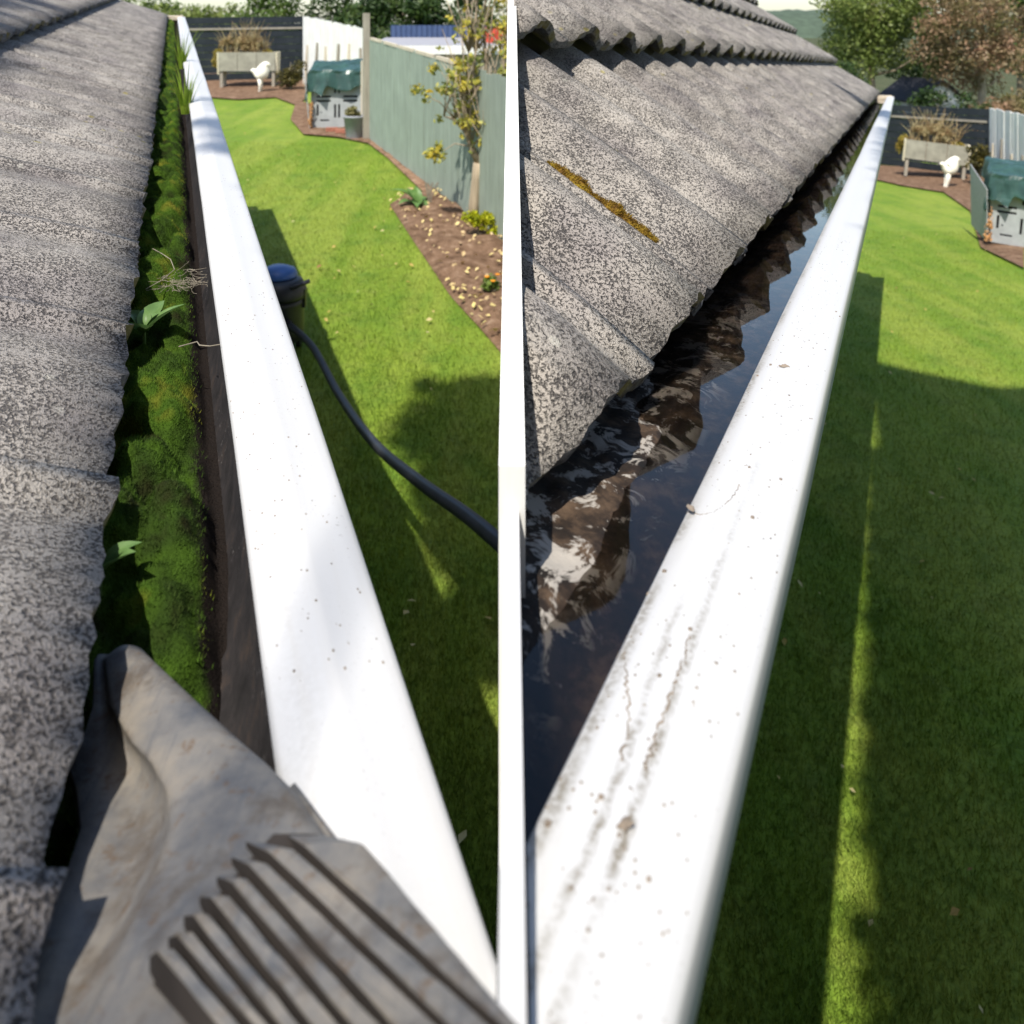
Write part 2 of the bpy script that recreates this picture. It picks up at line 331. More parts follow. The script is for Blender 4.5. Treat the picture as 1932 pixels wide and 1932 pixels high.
# ---------------------------------------------------------------- tiled roofs
def cutx(me, MX, xx=0.006):
    bm = bmesh.new(); bm.from_mesh(me); iv = MX.inverted(); no = (iv.to_3x3() @ Vector((1, 0, 0))).normalized()
    bmesh.ops.bisect_plane(bm, geom=bm.verts[:]+bm.edges[:]+bm.faces[:], plane_co=iv @ Vector((xx, 0, 2)), plane_no=no, clear_inner=True); bm.to_mesh(me); bm.free(); return me
TW, AMP, TT = 0.300, 0.040, 0.020
def prof(x, amp):
    x = x % 1.0; d = abs(x-0.52)/0.40
    return amp*(0.5+0.5*math.cos(math.pi*d))**0.85 if d < 1 else 0.0
def tile_mesh(i, length, amp):
    nx, ny = 22, 7; r = random.Random(100+i); tops = []; bots = []
    for j in range(ny+1):
        for k in range(nx+1):
            xx = k/nx*1.06; s = prof(xx, amp)+0.010*sm(0.95, 1.0, xx)
            yy = length*j/ny
            e = 0.006*fbm(k*0.35, i*7.3, j*0.4)+(0.004*r.uniform(-1, 1) if j == 0 else 0)
            edge = -0.006 if j == 0 else 0
            tops.append((xx*TW, yy+(e if j == 0 else 0), s+e*0.35+edge))
            th = TT*(1.25 if j == 0 else 1)
            bots.append((xx*TW, yy+(e*1.4 if j == 0 else 0)+(0.003 if j == 0 else 0), s-th))
    N = nx+1; V = tops+bots; o = len(tops); F = []; 
    for j in range(ny):
        for k in range(nx): F.append((j*N+k, j*N+k+1, (j+1)*N+k+1, (j+1)*N+k))
    ntop = len(F)
    for j in range(ny):
        for k in range(nx): F.append((o+j*N+k, o+(j+1)*N+k, o+(j+1)*N+k+1, o+j*N+k+1))
    for k in range(nx): F.append((k, o+k, o+k+1, k+1))
    for j in range(ny):
        F.append((j*N, (j+1)*N, o+(j+1)*N, o+j*N)); F.append((j*N+nx, o+j*N+nx, o+(j+1)*N+nx, (j+1)*N+nx))
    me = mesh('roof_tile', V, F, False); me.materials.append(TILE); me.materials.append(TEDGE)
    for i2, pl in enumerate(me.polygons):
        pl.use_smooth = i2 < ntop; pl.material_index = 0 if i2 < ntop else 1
    return me
def roof(MX, house, p_e, w_e, pitch, run, courses, t0, t1, phase, clip=None, ridge_p=2.2, amp=0.03, step=0.034):
    ca, sa = math.cos(pitch), math.sin(pitch); expo = run/ca
    meshes = [tile_mesh(k, expo+0.055, amp) for k in range(4)]
    deck = MB()                           # boarding under the tiles, up to the ridge
    def dk(p, t): return (p_e-p*ca-0.05, t, w_e+p*sa-0.075)
    Lr = ridge_p/ca
    tA = t0 if clip is None else None
    n = 24
    for k in range(n):
        pa, pb = Lr*k/n, Lr*(k+1)/n
        ta = max(t0, clip(p_e-pa*ca) if clip else t0)+0.02; tb = max(t0, clip(p_e-pb*ca) if clip else t0)+0.02
        if min(t1-ta, t1-tb) < 0.05: continue
        c0 = [dk(pa, ta), dk(pa, t1-.05), dk(pb, t1-.05), dk(pb, tb)]
        deck.add(c0+[(a, b, c-0.02) for a, b, c in c0], [(0,1,2,3),(7,6,5,4),(0,4,5,1),(1,5,6,2),(2,6,7,3),(3,7,4,0)])
    dm = deck.me('roof_deck')
    if clip: cutx(dm, MX, 0.02)
    rf = link('roof', dm, WOODG, house, MX)
    cnt = 0
    for c in range(courses):
        i = 0
        while True:
            t = phase+i*TW
            if t > t1-TW*0.6: break
            i += 1
            pm = p_e-(c+0.5)*run
            lo = max(t0, clip(pm) if clip else t0)
            if t < lo-2*TW: continue
            # tile frame: X along t, Y up the slope, Z normal
            lift = 0.022*random.Random(c*91+i).uniform(-0.1, 0.1)
            tilt = step/expo         # each course rides on the one below
            b = pitch-math.atan(tilt)
            X = Vector((0, 1, 0)); Y = Vector((-math.cos(b), 0, math.sin(b))); Z = X.cross(Y)
            M = Matrix((X, Y, Z)).transposed().to_4x4()
            M.translation = Vector((p_e-c*run*1.0, t, w_e+c*run*math.tan(pitch)+lift*0.15+0.012*(c > 0)))
            M = M @ Matrix.Rotation(random.Random(c*13+i).uniform(-0.006, 0.006), 4, 'Z')
            me = meshes[(i*7+c*3) % 4]
            WX = MX @ M
            if clip:                      # cut the verge tiles on the verge line (vertical plane x = const in the world)
                vs = [WX @ v.co for v in me.vertices]; mn = min(v.x for v in vs); mx = max(v.x for v in vs)
                if mx < 0.004: continue
                if mn < 0.004:
                    bm = bmesh.new(); bm.from_mesh(me); inv = WX.inverted()
                    no = (inv.to_3x3() @ Vector((1, 0, 0))).normalized()
                    bmesh.ops.bisect_plane(bm, geom=bm.verts[:]+bm.edges[:]+bm.faces[:], plane_co=inv @ Vector((0.004, 0, 2)), plane_no=no, clear_inner=True)
                    ee = [e for e in bm.edges if e.is_boundary]
                    if ee: bmesh.ops.contextual_create(bm, geom=ee)
                    m2 = bpy.data.meshes.new('roof_tile_cut'); bm.to_mesh(m2); bm.free(); m2.materials.append(TILE); m2.materials.append(TEDGE)
                    if len(m2.polygons) == 0: continue
                    me = m2
            link('roof_tile', me, None, rf, WX); cnt += 1
    print('tiles', cnt); return rf

def lbase(MX, p, t, w):
    M = MX.copy(); M.translation = MX @ Vector((p, t, w)); return M
# left house
TL0, TL1 = -0.15, 9.3
hl = thing('house', 'low house with weathered grey tile roof beside the moss-filled gutter', 'house', lbase(ML, -1.5, 4, -2.5))
PE_L, WE_L, PIT_L = -0.043, -0.372, R_(22)
roof(ML, hl, PE_L, WE_L, PIT_L, 0.436, 7, TL0, TL1, 0.63*1.08-0.02-TW*3, None, 3.2, 0.015, 0.036)
hw = MB(); hw.box(-3.0, -0.62, TL0+0.3, TL1-0.35, -3.6, -0.47); link('wall', hw.me('house_wall'), WALLW, hl, ML)
fa = MB(); fa.box(-0.16, -0.13, TL0, TL1, -0.62, -0.43); fa.box(-0.62, -0.16, TL0, TL1, -0.62, -0.60); link('fascia', fa.me('fascia'), FENW, hl, ML)
# right house: its roof stops at an oblique verge just right of the eye
TR1 = 10.4
def clipR(p):                             # t of the verge plane x = 0.012 at offset p
    r = MR.to_3x3() @ Vector((1, 0, 0)); a = MR.to_3x3() @ Vector((0, 1, 0)); return (0.012-p*r.x)/a.x
hr = thing('house', 'low house with pale sunlit tile roof beside the gutter holding water', 'house', lbase(MR, -1.5, 5, -2.5))
PE_R, WE_R, PIT_R = -0.232, -0.302, R_(37.5)
inv = MR.inverted(); tj = (inv @ Vector((-0.338+0.4588*1.15, 1.15, CZ-0.235-SL*1.15))).y
roof(MR, hr, PE_R, WE_R, PIT_R, 0.44, 5, 0.0, TR1, tj-TW*4, clipR, 2.15, 0.046, 0.066)
hw = MB()
def wq(p, t): q = MR @ Vector((p, t, 0)); return q
A = [(-0.85, 2.75), (-0.85, TR1-0.4), (-3.4, TR1-0.4), (-3.4, 8.26)]
hw.add([(p, t, z) for z in (-3.9, -0.35) for p, t in A], [(0,1,5,4),(1,2,6,5),(2,3,7,6),(3,0,4,7)])
link('wall', hw.me('house_wall'), WALLW, hr, MR)
fa = MB(); fa.box(-0.345, -0.318, 0.9, TR1, -0.55, -0.36); fa.box(-0.85, -0.345, 2.2, TR1, -0.55, -0.53); link('fascia', cutx(fa.me('fascia'), MR, 0.02), FENW, hr, MR)
# ridge cap and back slope of the right roof
rp = MB(); pr = PE_R-2.15; wr = WE_R+2.15*math.tan(PIT_R)
rp.add([(pr, clipR(pr)+.02, wr-0.06), (pr, TR1, wr-0.06), (pr-2.0, TR1, wr-1.5), (pr-2.0, min(clipR(pr-2.0)+.02, TR1-.05), wr-1.5)], [(0,1,2,3)])
link('back_slope', rp.me('back_slope'), TILE, hr, MR)
for k in range(13):
    t = clipR(pr)+0.1+k*0.42
    if t+0.42 > TR1: break
    q = MB(); q.extr([(pr+0.13*math.cos(a), wr-0.05+0.13*math.sin(a)) for a in [i*math.pi/8 for i in range(9)]], [t, t+0.435], lambda tt: (0, 0.012*(tt > t+0.2)))
    link('ridge_tile', q.me('ridge_tile', True), TILE, hr, MR)
vb = MB()                                 # far verge board of the right roof
for k in range(1):
    c = [(PE_R-0.02, WE_R-0.05), (PE_R-2.15, wr-0.05), (PE_R-2.15, wr-0.24), (PE_R-0.02, WE_R-0.24)]
    vb.add([(p, TR1, z) for p, z in c]+[(p, TR1+0.03, z) for p, z in c], [(0,1,2,3),(7,6,5,4),(0,4,5,1),(1,5,6,2),(2,6,7,3),(3,7,4,0)])
link('far_bargeboard', vb.me('bargeboard'), FENW, hr, MR)
# white oblique verge: capping upstand along the near end of the right roof
def roofR(p): return WE_R+(PE_R-p)*math.tan(PIT_R)
top, bot = [], []
ps = [PE_R+0.012-0.05*k for k in range(44)]
VT = 0.0085
v, f = [], []
for p in ps:
    q = MR @ Vector((p, clipR(p), roofR(p)+0.052)); v += [(-VT, q.y, q.z), (VT, q.y, q.z), (VT, q.y, q.z-0.34), (-VT, q.y, q.z-0.34)]
for k in range(len(ps)-1):
    a = k*4; b = a+4
    f += [(a, a+1, b+1, b), (a+1, a+2, b+2, b+1), (a+2, a+3, b+3, b+2), (a+3, a, b, b+3)]
f += [(3, 2, 1, 0), tuple(len(v)-4+i for i in range(4))]
link('bargeboard', mesh('bargeboard', v, f), FENW, hr, I4)

# ---------------------------------------------------------------- gutters
def gutter(MX, name, label, p_in, w, ts, lipmat, clip=None, sign=1):
    g = thing(name, label, 'gutter', lbase(MX, p_in, ts[0]+1, w-0.12))
    lip = [(p_in+0.002, w-0.020), (p_in, w-0.006), (p_in+0.003, w-0.001), (p_in+0.018, w+0.002), (p_in+0.034, w+0.0035), (p_in+0.038, w+0.003), (p_in+0.041, w+0.0018),
           (p_in+0.060, w-0.0018), (p_in+0.068, w-0.0036), (p_in+0.0715, w-0.0056), (p_in+0.073, w-0.009), (p_in+0.073, w-0.032), (p_in+0.071, w-0.037), (p_in+0.062, w-0.040), (p_in+0.05, w-0.050), (p_in+0.03, w-0.085), (p_in-0.01, w-0.118), (p_in-0.08, w-0.125)]
    tr = [(p_in+0.0035, w-0.019), (p_in-0.001, w-0.05), (p_in-0.012, w-0.085), (p_in-0.04, w-0.105), (p_in-0.11, w-0.105), (p_in-0.145, w-0.08), (p_in-0.155, w-0.015)]
    wob = lambda t: (0.0016*fbm(t*1.3, 3.1), 0.0012*fbm(t*1.1, 9.7))
    for nm, pr, mt in (('front_lip', lip, lipmat), ('trough', tr, TROUGH)):
        q = MB(); q.extr(pr, ts, wob); me = q.me(nm, True)
        if clip is not None:
            bm = bmesh.new(); bm.from_mesh(me); iv = MX.inverted(); no = (iv.to_3x3() @ Vector((1, 0, 0))).normalized()
            bmesh.ops.bisect_plane(bm, geom=bm.verts[:]+bm.edges[:]+bm.faces[:], plane_co=iv @ Vector((clip, 0, 2)), plane_no=no, clear_inner=sign > 0, clear_outer=sign < 0)
            bm.to_mesh(me); bm.free()
        link(nm, me, mt, g, MX)
    return g
tl = list(np.linspace(-0.2, 1.0, 25))+list(np.linspace(1.06, TL1-0.1, 120))
gl = gutter(ML, 'gutter', 'white-lipped gutter choked with green moss along the left eaves', 0.0473, -0.38, tl, LIPL, -0.006, -1)
tr_ = list(np.linspace(0.05, 1.2, 25))+list(np.linspace(1.26, TR1-0.05, 130))
gr = gutter(MR, 'gutter', 'white-lipped gutter holding dark water and silt along the right eaves', -0.1415, -0.32, tr_, LIPR, 0.006, 1)
# oblique stop end where the right gutter meets the verge line
q = MB(); ya = (MR @ Vector((-0.1, 0.12, 0))).y
q.box(-0.0045, 0.0045, 0.13, 0.66, CZ-0.47, CZ-0.312); link('stop_end', q.me('stop_end'), LIPR, gr, I4)
for (g, MX, p, t, wv) in ((gl, ML, 0.0473, TL1-0.1, -0.38), (gr, MR, -0.1415, TR1-0.05, -0.32)):
    q = MB(); q.add([(p-0.15, t, wv-0.01), (p+0.073, t, wv), (p+0.073, t, wv-0.04), (p, t, wv-0.12), (p-0.12, t, wv-0.12)], [(0,1,2,3,4)]); q.box(p-0.12, p+0.05, t-0.12, t-0.02, wv-0.03, wv+0.012)
    link('stop_end', q.me('stop_end'), plain('cream_end', (0.6, 0.52, 0.4)), g, MX)

# moss in the left gutter
def mh(p, t):
    d = max(0, 1-abs((p+0.040)/0.072)**4)
    wp = 0.006*noise.noise(Vector((p*40, t*40, 2)))
    ds = noise.voronoi(Vector(((p+wp)*20, (t+wp)*14, 4.0)))[0]; m1 = max(0, 1-(ds[0]/0.80)**2)**0.8
    d2 = noise.voronoi(Vector((p*55, t*48, 1.0)))[0]; m2 = max(0, 1-(d2[0]/0.8)**2)
    lv = 0.62+0.5*noise.noise(Vector((p*9, t*6, 9)))
    return -0.450-0.03*sm(0.68, 0.52, t)+d*(0.008+0.060*m1*lv+0.013*m2)+0.0025*noise.noise(Vector((p*150, t*150, 0)))
tm = np.concatenate([np.linspace(0.25, 3.0, 540), np.linspace(3.03, TL1-0.15, 190)]); pm = np.linspace(-0.10, 0.044, 48)
V = [(p, t, mh(p, t)) for t in tm for p in pm]; n = len(pm)
F = [(j*n+i, j*n+i+1, (j+1)*n+i+1, (j+1)*n+i) for j in range(len(tm)-1) for i in range(n-1)]
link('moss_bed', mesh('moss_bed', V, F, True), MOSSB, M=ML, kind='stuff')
def moss_s(n):
    t = np.where(rng.random(n) < 0.75, 0.27+2.3*rng.random(n)**1.25, rng.uniform(1.0, TL1-0.2, n)); p = rng.normal(-0.030, 0.034, n); ok = (p < 0.018+0.01*rng.random(n))&(p > -0.095); t, p = t[ok], p[ok]
    return np.stack([p, t, [mh(a, b)-0.002 for a, b in zip(p, t)]], 1)
v, f = blades(260000, moss_s, 0.0042, 0.0006, 0.9)
link('moss', npmesh('moss', v, f, 3), MOSS, M=ML, kind='stuff')

# water and silt in the right gutter
WL = -0.352
q = MB(); q.grid(lambda a, b: (-0.275+0.1335*a, 0.2+(TR1-0.3)*b, WL), 2, 60)
link('gutter_water', cutx(q.me('gutter_water', True), MR), m_water(), M=MR, kind='structure')
ts2 = np.concatenate([np.linspace(0.25, 2.2, 300), np.linspace(2.22, TR1-0.1, 150)]); ps2 = np.linspace(-0.28, -0.143, 40)
def sh(p, t):
    d = (-0.160-p)/0.1; near = sm(1.2, 0.6, t)
    return WL-0.030+0.018*d+0.026*near*sm(0.05, 0.5, d)+0.0065*fbm(p*22, t*14, 1, 3)+0.001*noise.noise(Vector((p*130, t*130, 3)))
V = [(p, t, sh(p, t)) for t in ts2 for p in ps2]; n = len(ps2)
F = [(j*n+i, j*n+i+1, (j+1)*n+i+1, (j+1)*n+i) for j in range(len(ts2)-1) for i in range(n-1)]
link('gutter_silt', cutx(mesh('gutter_silt', V, F, True), MR), m_silt(), M=MR, kind='stuff')


# ---------------------------------------------------------------- small growth in the left gutter
LEAF = m_leaf('seedling_leaf', [(0.3, (0.09, 0.17, 0.05)), (0.6, (0.14, 0.24, 0.075)), (0.75, (0.19, 0.28, 0.10))], 40, 0.25, 0.45)
GBL = m_leaf('gutter_grass', [(0.3, (0.16, 0.28, 0.02)), (0.7, (0.30, 0.40, 0.05))], 30, 0.35)
def leafmesh(L, W, bend=0.35, fold=0.25, nl=9):
    q = MB(); ang = [bend*1.2-2.4*bend*(k/nl) for k in range(nl)]; ctr = [(0.0, 0.0)]
    for a in ang: ctr.append((ctr[-1][0]+L/nl*math.cos(a), ctr[-1][1]+L/nl*math.sin(a)))
    def fn(a, b):
        k = int(round(b*nl)); wd = W*max(0.03, math.sin(math.pi*(0.05+0.95*b)**0.85)); x = (a-0.5)*2
        return (x*wd*0.5, ctr[k][0], ctr[k][1]+abs(x)*wd*fold)
    q.grid(fn, 4, nl); return q.me('leaf', True)
def loc_l(p, t, w): return ML @ Vector((p, t, w))
def seedling(label, u, v, h, leaves, s=1.0):
    pos = PL(u, v, h); M = T(*pos)
    r = thing('seedling', label, 'seedling', M, 'seedlings sprouting in the moss')
    for k, (ang, L, W, bend) in enumerate(leaves):
        link('leaf', leafmesh(L*s, W*s, bend), LEAF, r, M @ Matrix.Rotation(R_(ang), 4, 'Z') @ Matrix.Rotation(R_(26+7*(k % 3)), 4, 'X'))
    q = MB(); q.tube([(0, 0, -0.02), (0, 0, 0.003)], 0.002*s, 6); link('stem', q.me('stem'), LEAF, r, M)
seedling('broad-leaved green seedling with rosette of leaves opened on the moss', 272, 628, 0.412,
         [(-8, 0.046, 0.022, 0.35), (-80, 0.050, 0.016, 0.2), (172, 0.034, 0.022, -0.25), (60, 0.038, 0.016, 0.5), (95, 0.032, 0.014, 0.3), (-45, 0.026, 0.014, 0.6), (-150, 0.030, 0.016, 0.1), (128, 0.030, 0.014, 0.2), (25, 0.030, 0.014, 0.7)], 1.1)
seedling('small seedling with two leaves poking out under the tile edge', 188, 1085, 0.412, [(-62, 0.032, 0.016, 0.4), (-100, 0.034, 0.016, 0.2)])
for lab, u, v, n, hh in (('tall yellow-green grass tuft in the gutter, nearer of the two', 350, 215, 38, 0.16), ('yellow-green grass tuft at the far end of the gutter', 343, 130, 30, 0.2)):
    pos = PL(u, v, 0.415); r = thing('grass_tuft', lab, 'grass', T(*pos), 'grass tufts in the mossy gutter')
    for k in range(n):
        a = random.uniform(0, 6.28); ln = hh*random.uniform(0.5, 1.1); lean = random.uniform(0.05, 0.5); d = Vector((math.cos(a), math.sin(a), 0)); s = Vector((-d.y, d.x, 0))*0.0045
        P = [d*(lean*ln*(i/4)**1.6)+Vector((0, 0, ln*i/4*(1-0.15*lean*i/4)))+d*0.012 for i in range(5)]
        v_, f_ = [], []
        for i, p in enumerate(P): wd = (1-i/4.3); v_ += [p-s*wd, p+s*wd]
        f_ = [(2*i, 2*i+1, 2*i+3, 2*i+2) for i in range(4)]
        link('blade', mesh('blade', v_, f_), GBL, r, T(*pos))
# tangle of dry rootlets bridging moss and gutter wall
pos = PL(352, 525, 0.402); r = thing('rootlet_tangle', 'tangle of pale dry rootlets across the moss beside the white lip', 'roots', T(*pos))
q = MB(); A = ML.to_3x3()
for k in range(46):
    st = Vector((random.uniform(-0.035, 0.012), random.uniform(-0.03, 0.05), random.uniform(-0.008, 0.0))); d = Vector((random.uniform(0.3, 1), random.uniform(-1, 0.8), 0)).normalized(); P = [st]
    for i in range(8):
        d = (d+Vector((random.uniform(-.8, .8), random.uniform(-.8, .8), random.uniform(-.25, .25)))).normalized(); P.append(P[-1]+d*random.uniform(0.003, 0.006))
        P[-1].z = min(max(P[-1].z, -0.012), 0.004); P[-1].x = min(P[-1].x, 0.026)
    q.tube([A @ p for p in P], 0.00026, 4)
for P in ([(-0.05, -0.02, -0.002), (-0.03, 0.005, 0.0), (-0.015, 0.03, 0.004), (-0.02, 0.07, 0.006), (-0.033, 0.11, 0.004), (-0.045, 0.15, 0.0)],):
    q.tube([A @ Vector(p) for p in P], 0.0006, 4)
link('rootlets', q.me('rootlets'), TWIG, r, T(*pos))
pos = PL(395, 655, 0.39); r = tag(link('twig', MB().tube([A @ Vector(p) for p in [(-0.03, 0.012, 0), (-0.012, 0.004, 0.006), (-0.01, -0.006, 0.006), (0.0, -0.012, 0.006), (0.010, -0.016, 0.008)]], 0.0006, 5).me('twig'), TWIG, M=T(*pos)), 'thin pale twig leaning against the inner gutter wall', 'twig')

# ---------------------------------------------------------------- scoop in the left gutter
SCO = NT('scoop_plastic', 0.6, 0.35)
n1 = SCO.noise(22, 5, 0.65); n2 = SCO.noise(90, 4, 0.7)
cc = SCO.ramp(n1, [(0.3, (0.075, 0.077, 0.083)), (0.48, (0.14, 0.133, 0.123)), (0.7, (0.21, 0.185, 0.15))])
wv = SCO.n('ShaderNodeMapping'); SCO.set(wv.inputs['Vector'], SCO.pos()); wv.inputs['Rotation'].default_value = (0, 0, .6); wv.inputs['Scale'].default_value = (300, 25, 40)
cc = SCO.mix(SCO.ramp(SCO.noise(1.0, 3, .6, wv.outputs[0]), [(0.55, 0.0), (0.72, 0.5)]), cc, (0.07, 0.075, 0.085))
cc = SCO.mix(SCO.ramp(SCO.noise(34, 5, 0.7), [(0.50, 0.0), (0.66, 0.75)]), cc, (0.075, 0.058, 0.042))
cc = SCO.mix(SCO.ramp(n2, [(0.58, 0.0), (0.7, 0.8)]), cc, (0.10, 0.06, 0.03)); SCO.bump(n2, 0.4, 0.002); SCO = SCO.col(cc)
base = PL(330, 1500, 0.43); r = thing('gutter_scoop', 'grimy grey-brown plastic scoop with ribbed back lying in the mossy gutter', 'scoop', T(*base))
GROOVE_DARK = plain('groove_shade_black', (.03, .024, .02), .9)  # near-black standing in for the shade inside the rib grooves
def sp(u, v, h): return PL(u, v, h)
def hs(u, v): return 0.405-0.00007*(v-1240)-0.00006*(u-290)
rows = [(1234, 206, 282), (1246, 198, 297), (1330, 208, 392), (1400, 250, 474), (1440, 288, 521), (1490, 316, 571), (1560, 324, 622), (1640, 298, 684), (1750, 250, 771), (1870, 198, 866), (2000, 145, 950), (2130, 92, 960)]
nc = 22; EX = [(-170, .028), (-110, .029), (-60, .028), (-30, .023), (-12, .013), (-4, .005)]; v_ = []
for ri, (v, ul, ur) in enumerate(rows):
    k_ = sm(1.5, 4.5, ri)
    for du, dh in EX: v_.append(sp(ul+du*(.12+.88*k_), v, hs(ul, v)+dh*(.25+.75*k_)))
    for k in range(nc+1):
        x = k/nc; u = ul+(ur-ul)*x; c = sp(u, v, hs(u, v)); c.z += 0.006*math.sin(math.pi*x)-0.006*max(0, x*2-1)**8+0.0012*noise.noise(Vector((u*.03, v*.03, 0))); v_.append(c)
NC = nc+1+len(EX)
f_ = [(j_*NC+i_, j_*NC+i_+1, (j_+1)*NC+i_+1, (j_+1)*NC+i_) for j_ in range(len(rows)-1) for i_ in range(NC-1)]
me = mesh('blade_sheet', v_, f_, True); bm = bmesh.new(); bm.from_mesh(me)
bmesh.ops.solidify(bm, geom=bm.faces[:], thickness=-0.008); bmesh.ops.recalc_face_normals(bm, faces=bm.faces[:])
bm.to_mesh(me); bm.free(); link('blade', me, SCO, r, I4)
fl = [(560, 1476), (622, 1560), (692, 1650), (771, 1750), (866, 1870), (948, 2000), (956, 2130)]
q = MB(); P0 = [sp(u-4, v, hs(u, v)+.004) for u, v in fl]; P1 = [p+Vector((0.0075, 0.002, -0.020)) for p in P0]; P1[0] = P0[0]+Vector((0.002, 0.0, -0.014))
m = len(P0); q.add(P0+P1, [(i_, i_+1, m+i_+1, m+i_) for i_ in range(m-1)]); me = q.me('flank', True)
bm = bmesh.new(); bm.from_mesh(me); bmesh.ops.solidify(bm, geom=bm.faces[:], thickness=0.003); bm.to_mesh(me); bm.free(); link('flank', me, SCO, r, I4)
GR = [((636, 1590), (852, 1864)), ((498, 1597), (772, 1864)), ((440, 1612), (684, 1864)), ((418, 1650), (598, 1864)), ((390, 1685), (531, 1864)), ((356, 1722), (463, 1864)), ((327, 1764), (403, 1864)), ((298, 1805), (345, 1864)), ((262, 1835), (284, 1864))]
def along(g, v): (a, b), (c, d_) = g; return a+(c-a)*(v-b)/(d_-b)
q = MB(); V = []                          # dark sheet painting the shade in the grooves between the ribs
for v in (1600, 1680, 1760, 1870, 2000, 2120):
    for x in range(9):
        ul = max(516-(v-1600)*.93, along(GR[-1], v)); ur = 600+(v-1600)*.93; u = ul+(ur-ul)*x/8; c = sp(u, v, hs(u, v)-.0015); c.z += .006*math.sin(math.pi*min(1, max(0, (u-200)/(866-200)))) ; V.append(c)
q.add(V, [(i_*9+j_, i_*9+j_+1, (i_+1)*9+j_+1, (i_+1)*9+j_) for i_ in range(5) for j_ in range(8)]); link('groove_shade', q.me('groove_shade', True), GROOVE_DARK, r, I4)
# ribs of the back, fanning towards the hand: pixels of the grooves between them
for k in range(len(GR)-1):
    ga, gb = GR[k], GR[k+1]; v0 = (ga[0][1]*.35+gb[0][1]*.65)+4; rnk = random.Random(k); q = MB(); V = []
    vs = [v0+(2120-v0)*i_/9 for i_ in range(10)]
    for i_, v in enumerate(vs):
        ur = min(along(ga, max(v, ga[0][1])), along(ga, v)+30)-(14 if k else 0); ul = along(gb, max(v, gb[0][1]))+14; mid = (ur+ul)/2
        if i_ == 0: ul, ur = mid-(mid-ul)*.55, mid+(ur-mid)*.55
        up_ = 0.0135 if i_ else 0.005
        for x, z in ((0, -.006), (.01, up_*.94), (.07, up_), (.5, up_*1.01), (.93, up_), (.99, up_*.94), (1, -.006)):
            u = ul+(ur-ul)*x; c = sp(u, v, hs(u, v)-.004); c.z += z+.0005*rnk.uniform(-1, 1); V.append(c)
    n = 7; q.add(V, [(i_*n+j_, i_*n+j_+1, (i_+1)*n+j_+1, (i_+1)*n+j_) for i_ in range(9) for j_ in range(n-1)]+[tuple(range(n))])
    mr_ = q.me('rib', False); mr_.materials.append(SCO); mr_.materials.append(GROOVE_DARK)
    for fi, pl_f in enumerate(mr_.polygons): pl_f.material_index = 1 if fi < 9*(n-1) and fi % (n-1) in (0, n-2) else 0  # rib side walls carry the same painted groove shade
    link('rib', mr_, None, r, I4)

# ---------------------------------------------------------------- wet vacuum and hose on the left lawn
base = PL(528, 664); base.z = gz(base.x, base.y); M = T(*base)
r = thing('wet_vacuum', 'black wet vacuum with blue lid standing on the lawn beyond the white lip', 'vacuum', M)
q = MB(); q.lathe([(0.14, 0.09), (0.165, 0.10), (0.175, 0.16), (0.172, 0.34), (0.178, 0.36), (0.178, 0.40)], 24); link('drum', q.me('drum', True), BLACK, r, M)
q = MB(); q.lathe([(0.186, 0.40), (0.19, 0.42), (0.185, 0.47), (0.16, 0.52), (0.13, 0.535)], 24); link('motor_head', q.me('motor_head', True), BLACK, r, M)
q = MB(); q.lathe([(0.135, 0.535), (0.14, 0.55), (0.12, 0.59), (0.06, 0.615), (0.02, 0.62)], 24, (-0.02, 0.03, 0)); link('lid', q.me('lid', True), BLUE, r, M)
for sx in (-1, 1):
    q = MB(); q.box(sx*0.178-0.012, sx*0.178+0.012, -0.03, 0.03, 0.33, 0.46); link('clamp', q.me('clamp'), BLACK, r, M)
q = MB(); q.tube([(0.02, -0.10, 0.47), (0.12, -0.12, 0.50), (0.24, -0.10, 0.545)], 0.016, 10); link('handle', q.me('handle', True), BLACK, r, M)
for a in (40, 130, 220, 310):
    q = MB(); x, y = 0.15*math.cos(R_(a)), 0.15*math.sin(R_(a)); q.tube([(x-0.014, y, 0.04), (x+0.014, y, 0.04)], 0.04, 14); q.box(x-0.018, x+0.018, y-0.012, y+0.012, 0.055, 0.11); link('caster', q.me('caster'), BLACK, r, M)
q = MB(); q.tube([(0.10, -0.16, 0.26), (0.13, -0.20, 0.26)], 0.03, 12); link('inlet', q.me('inlet'), BLACK, r, M)
ctl = [M @ Vector((0.12, -0.19, 0.26)), PX(590, 655, 5.55), PX(640, 745, 4.85), PX(705, 835, 4.05), PX(790, 908, 3.35), PX(880, 972, 2.85), PX(952, 1032, 2.45), Vector((0.10, 2.1, 1.30)), Vector((0.17, 1.5, 1.38)), Vector((0.14, 0.8, 1.5)), Vector((0.0, -0.3, 1.7))]
def spline(c, n):
    out = []; c = [c[0]]+c+[c[-1]]
    for i in range(1, len(c)-2):
        for k in range(n):
            t = k/n; a, b, d, e = c[i-1], c[i], c[i+1], c[i+2]
            out.append(0.5*((2*b)+(d-a)*t+(2*a-5*b+4*d-e)*t*t+(-a+3*b-3*d+e)*t**3))
    return out+[c[-2]]
pts = spline(ctl, 56); q = MB(); q.tube(pts, [0.0215+0.0022*(1 if i % 2 else -1) for i in range(len(pts))], 10)
tag(link('vacuum_hose', q.me('vacuum_hose', True), HOSE), 'dark ribbed vacuum hose snaking over the shaded lawn', 'hose')

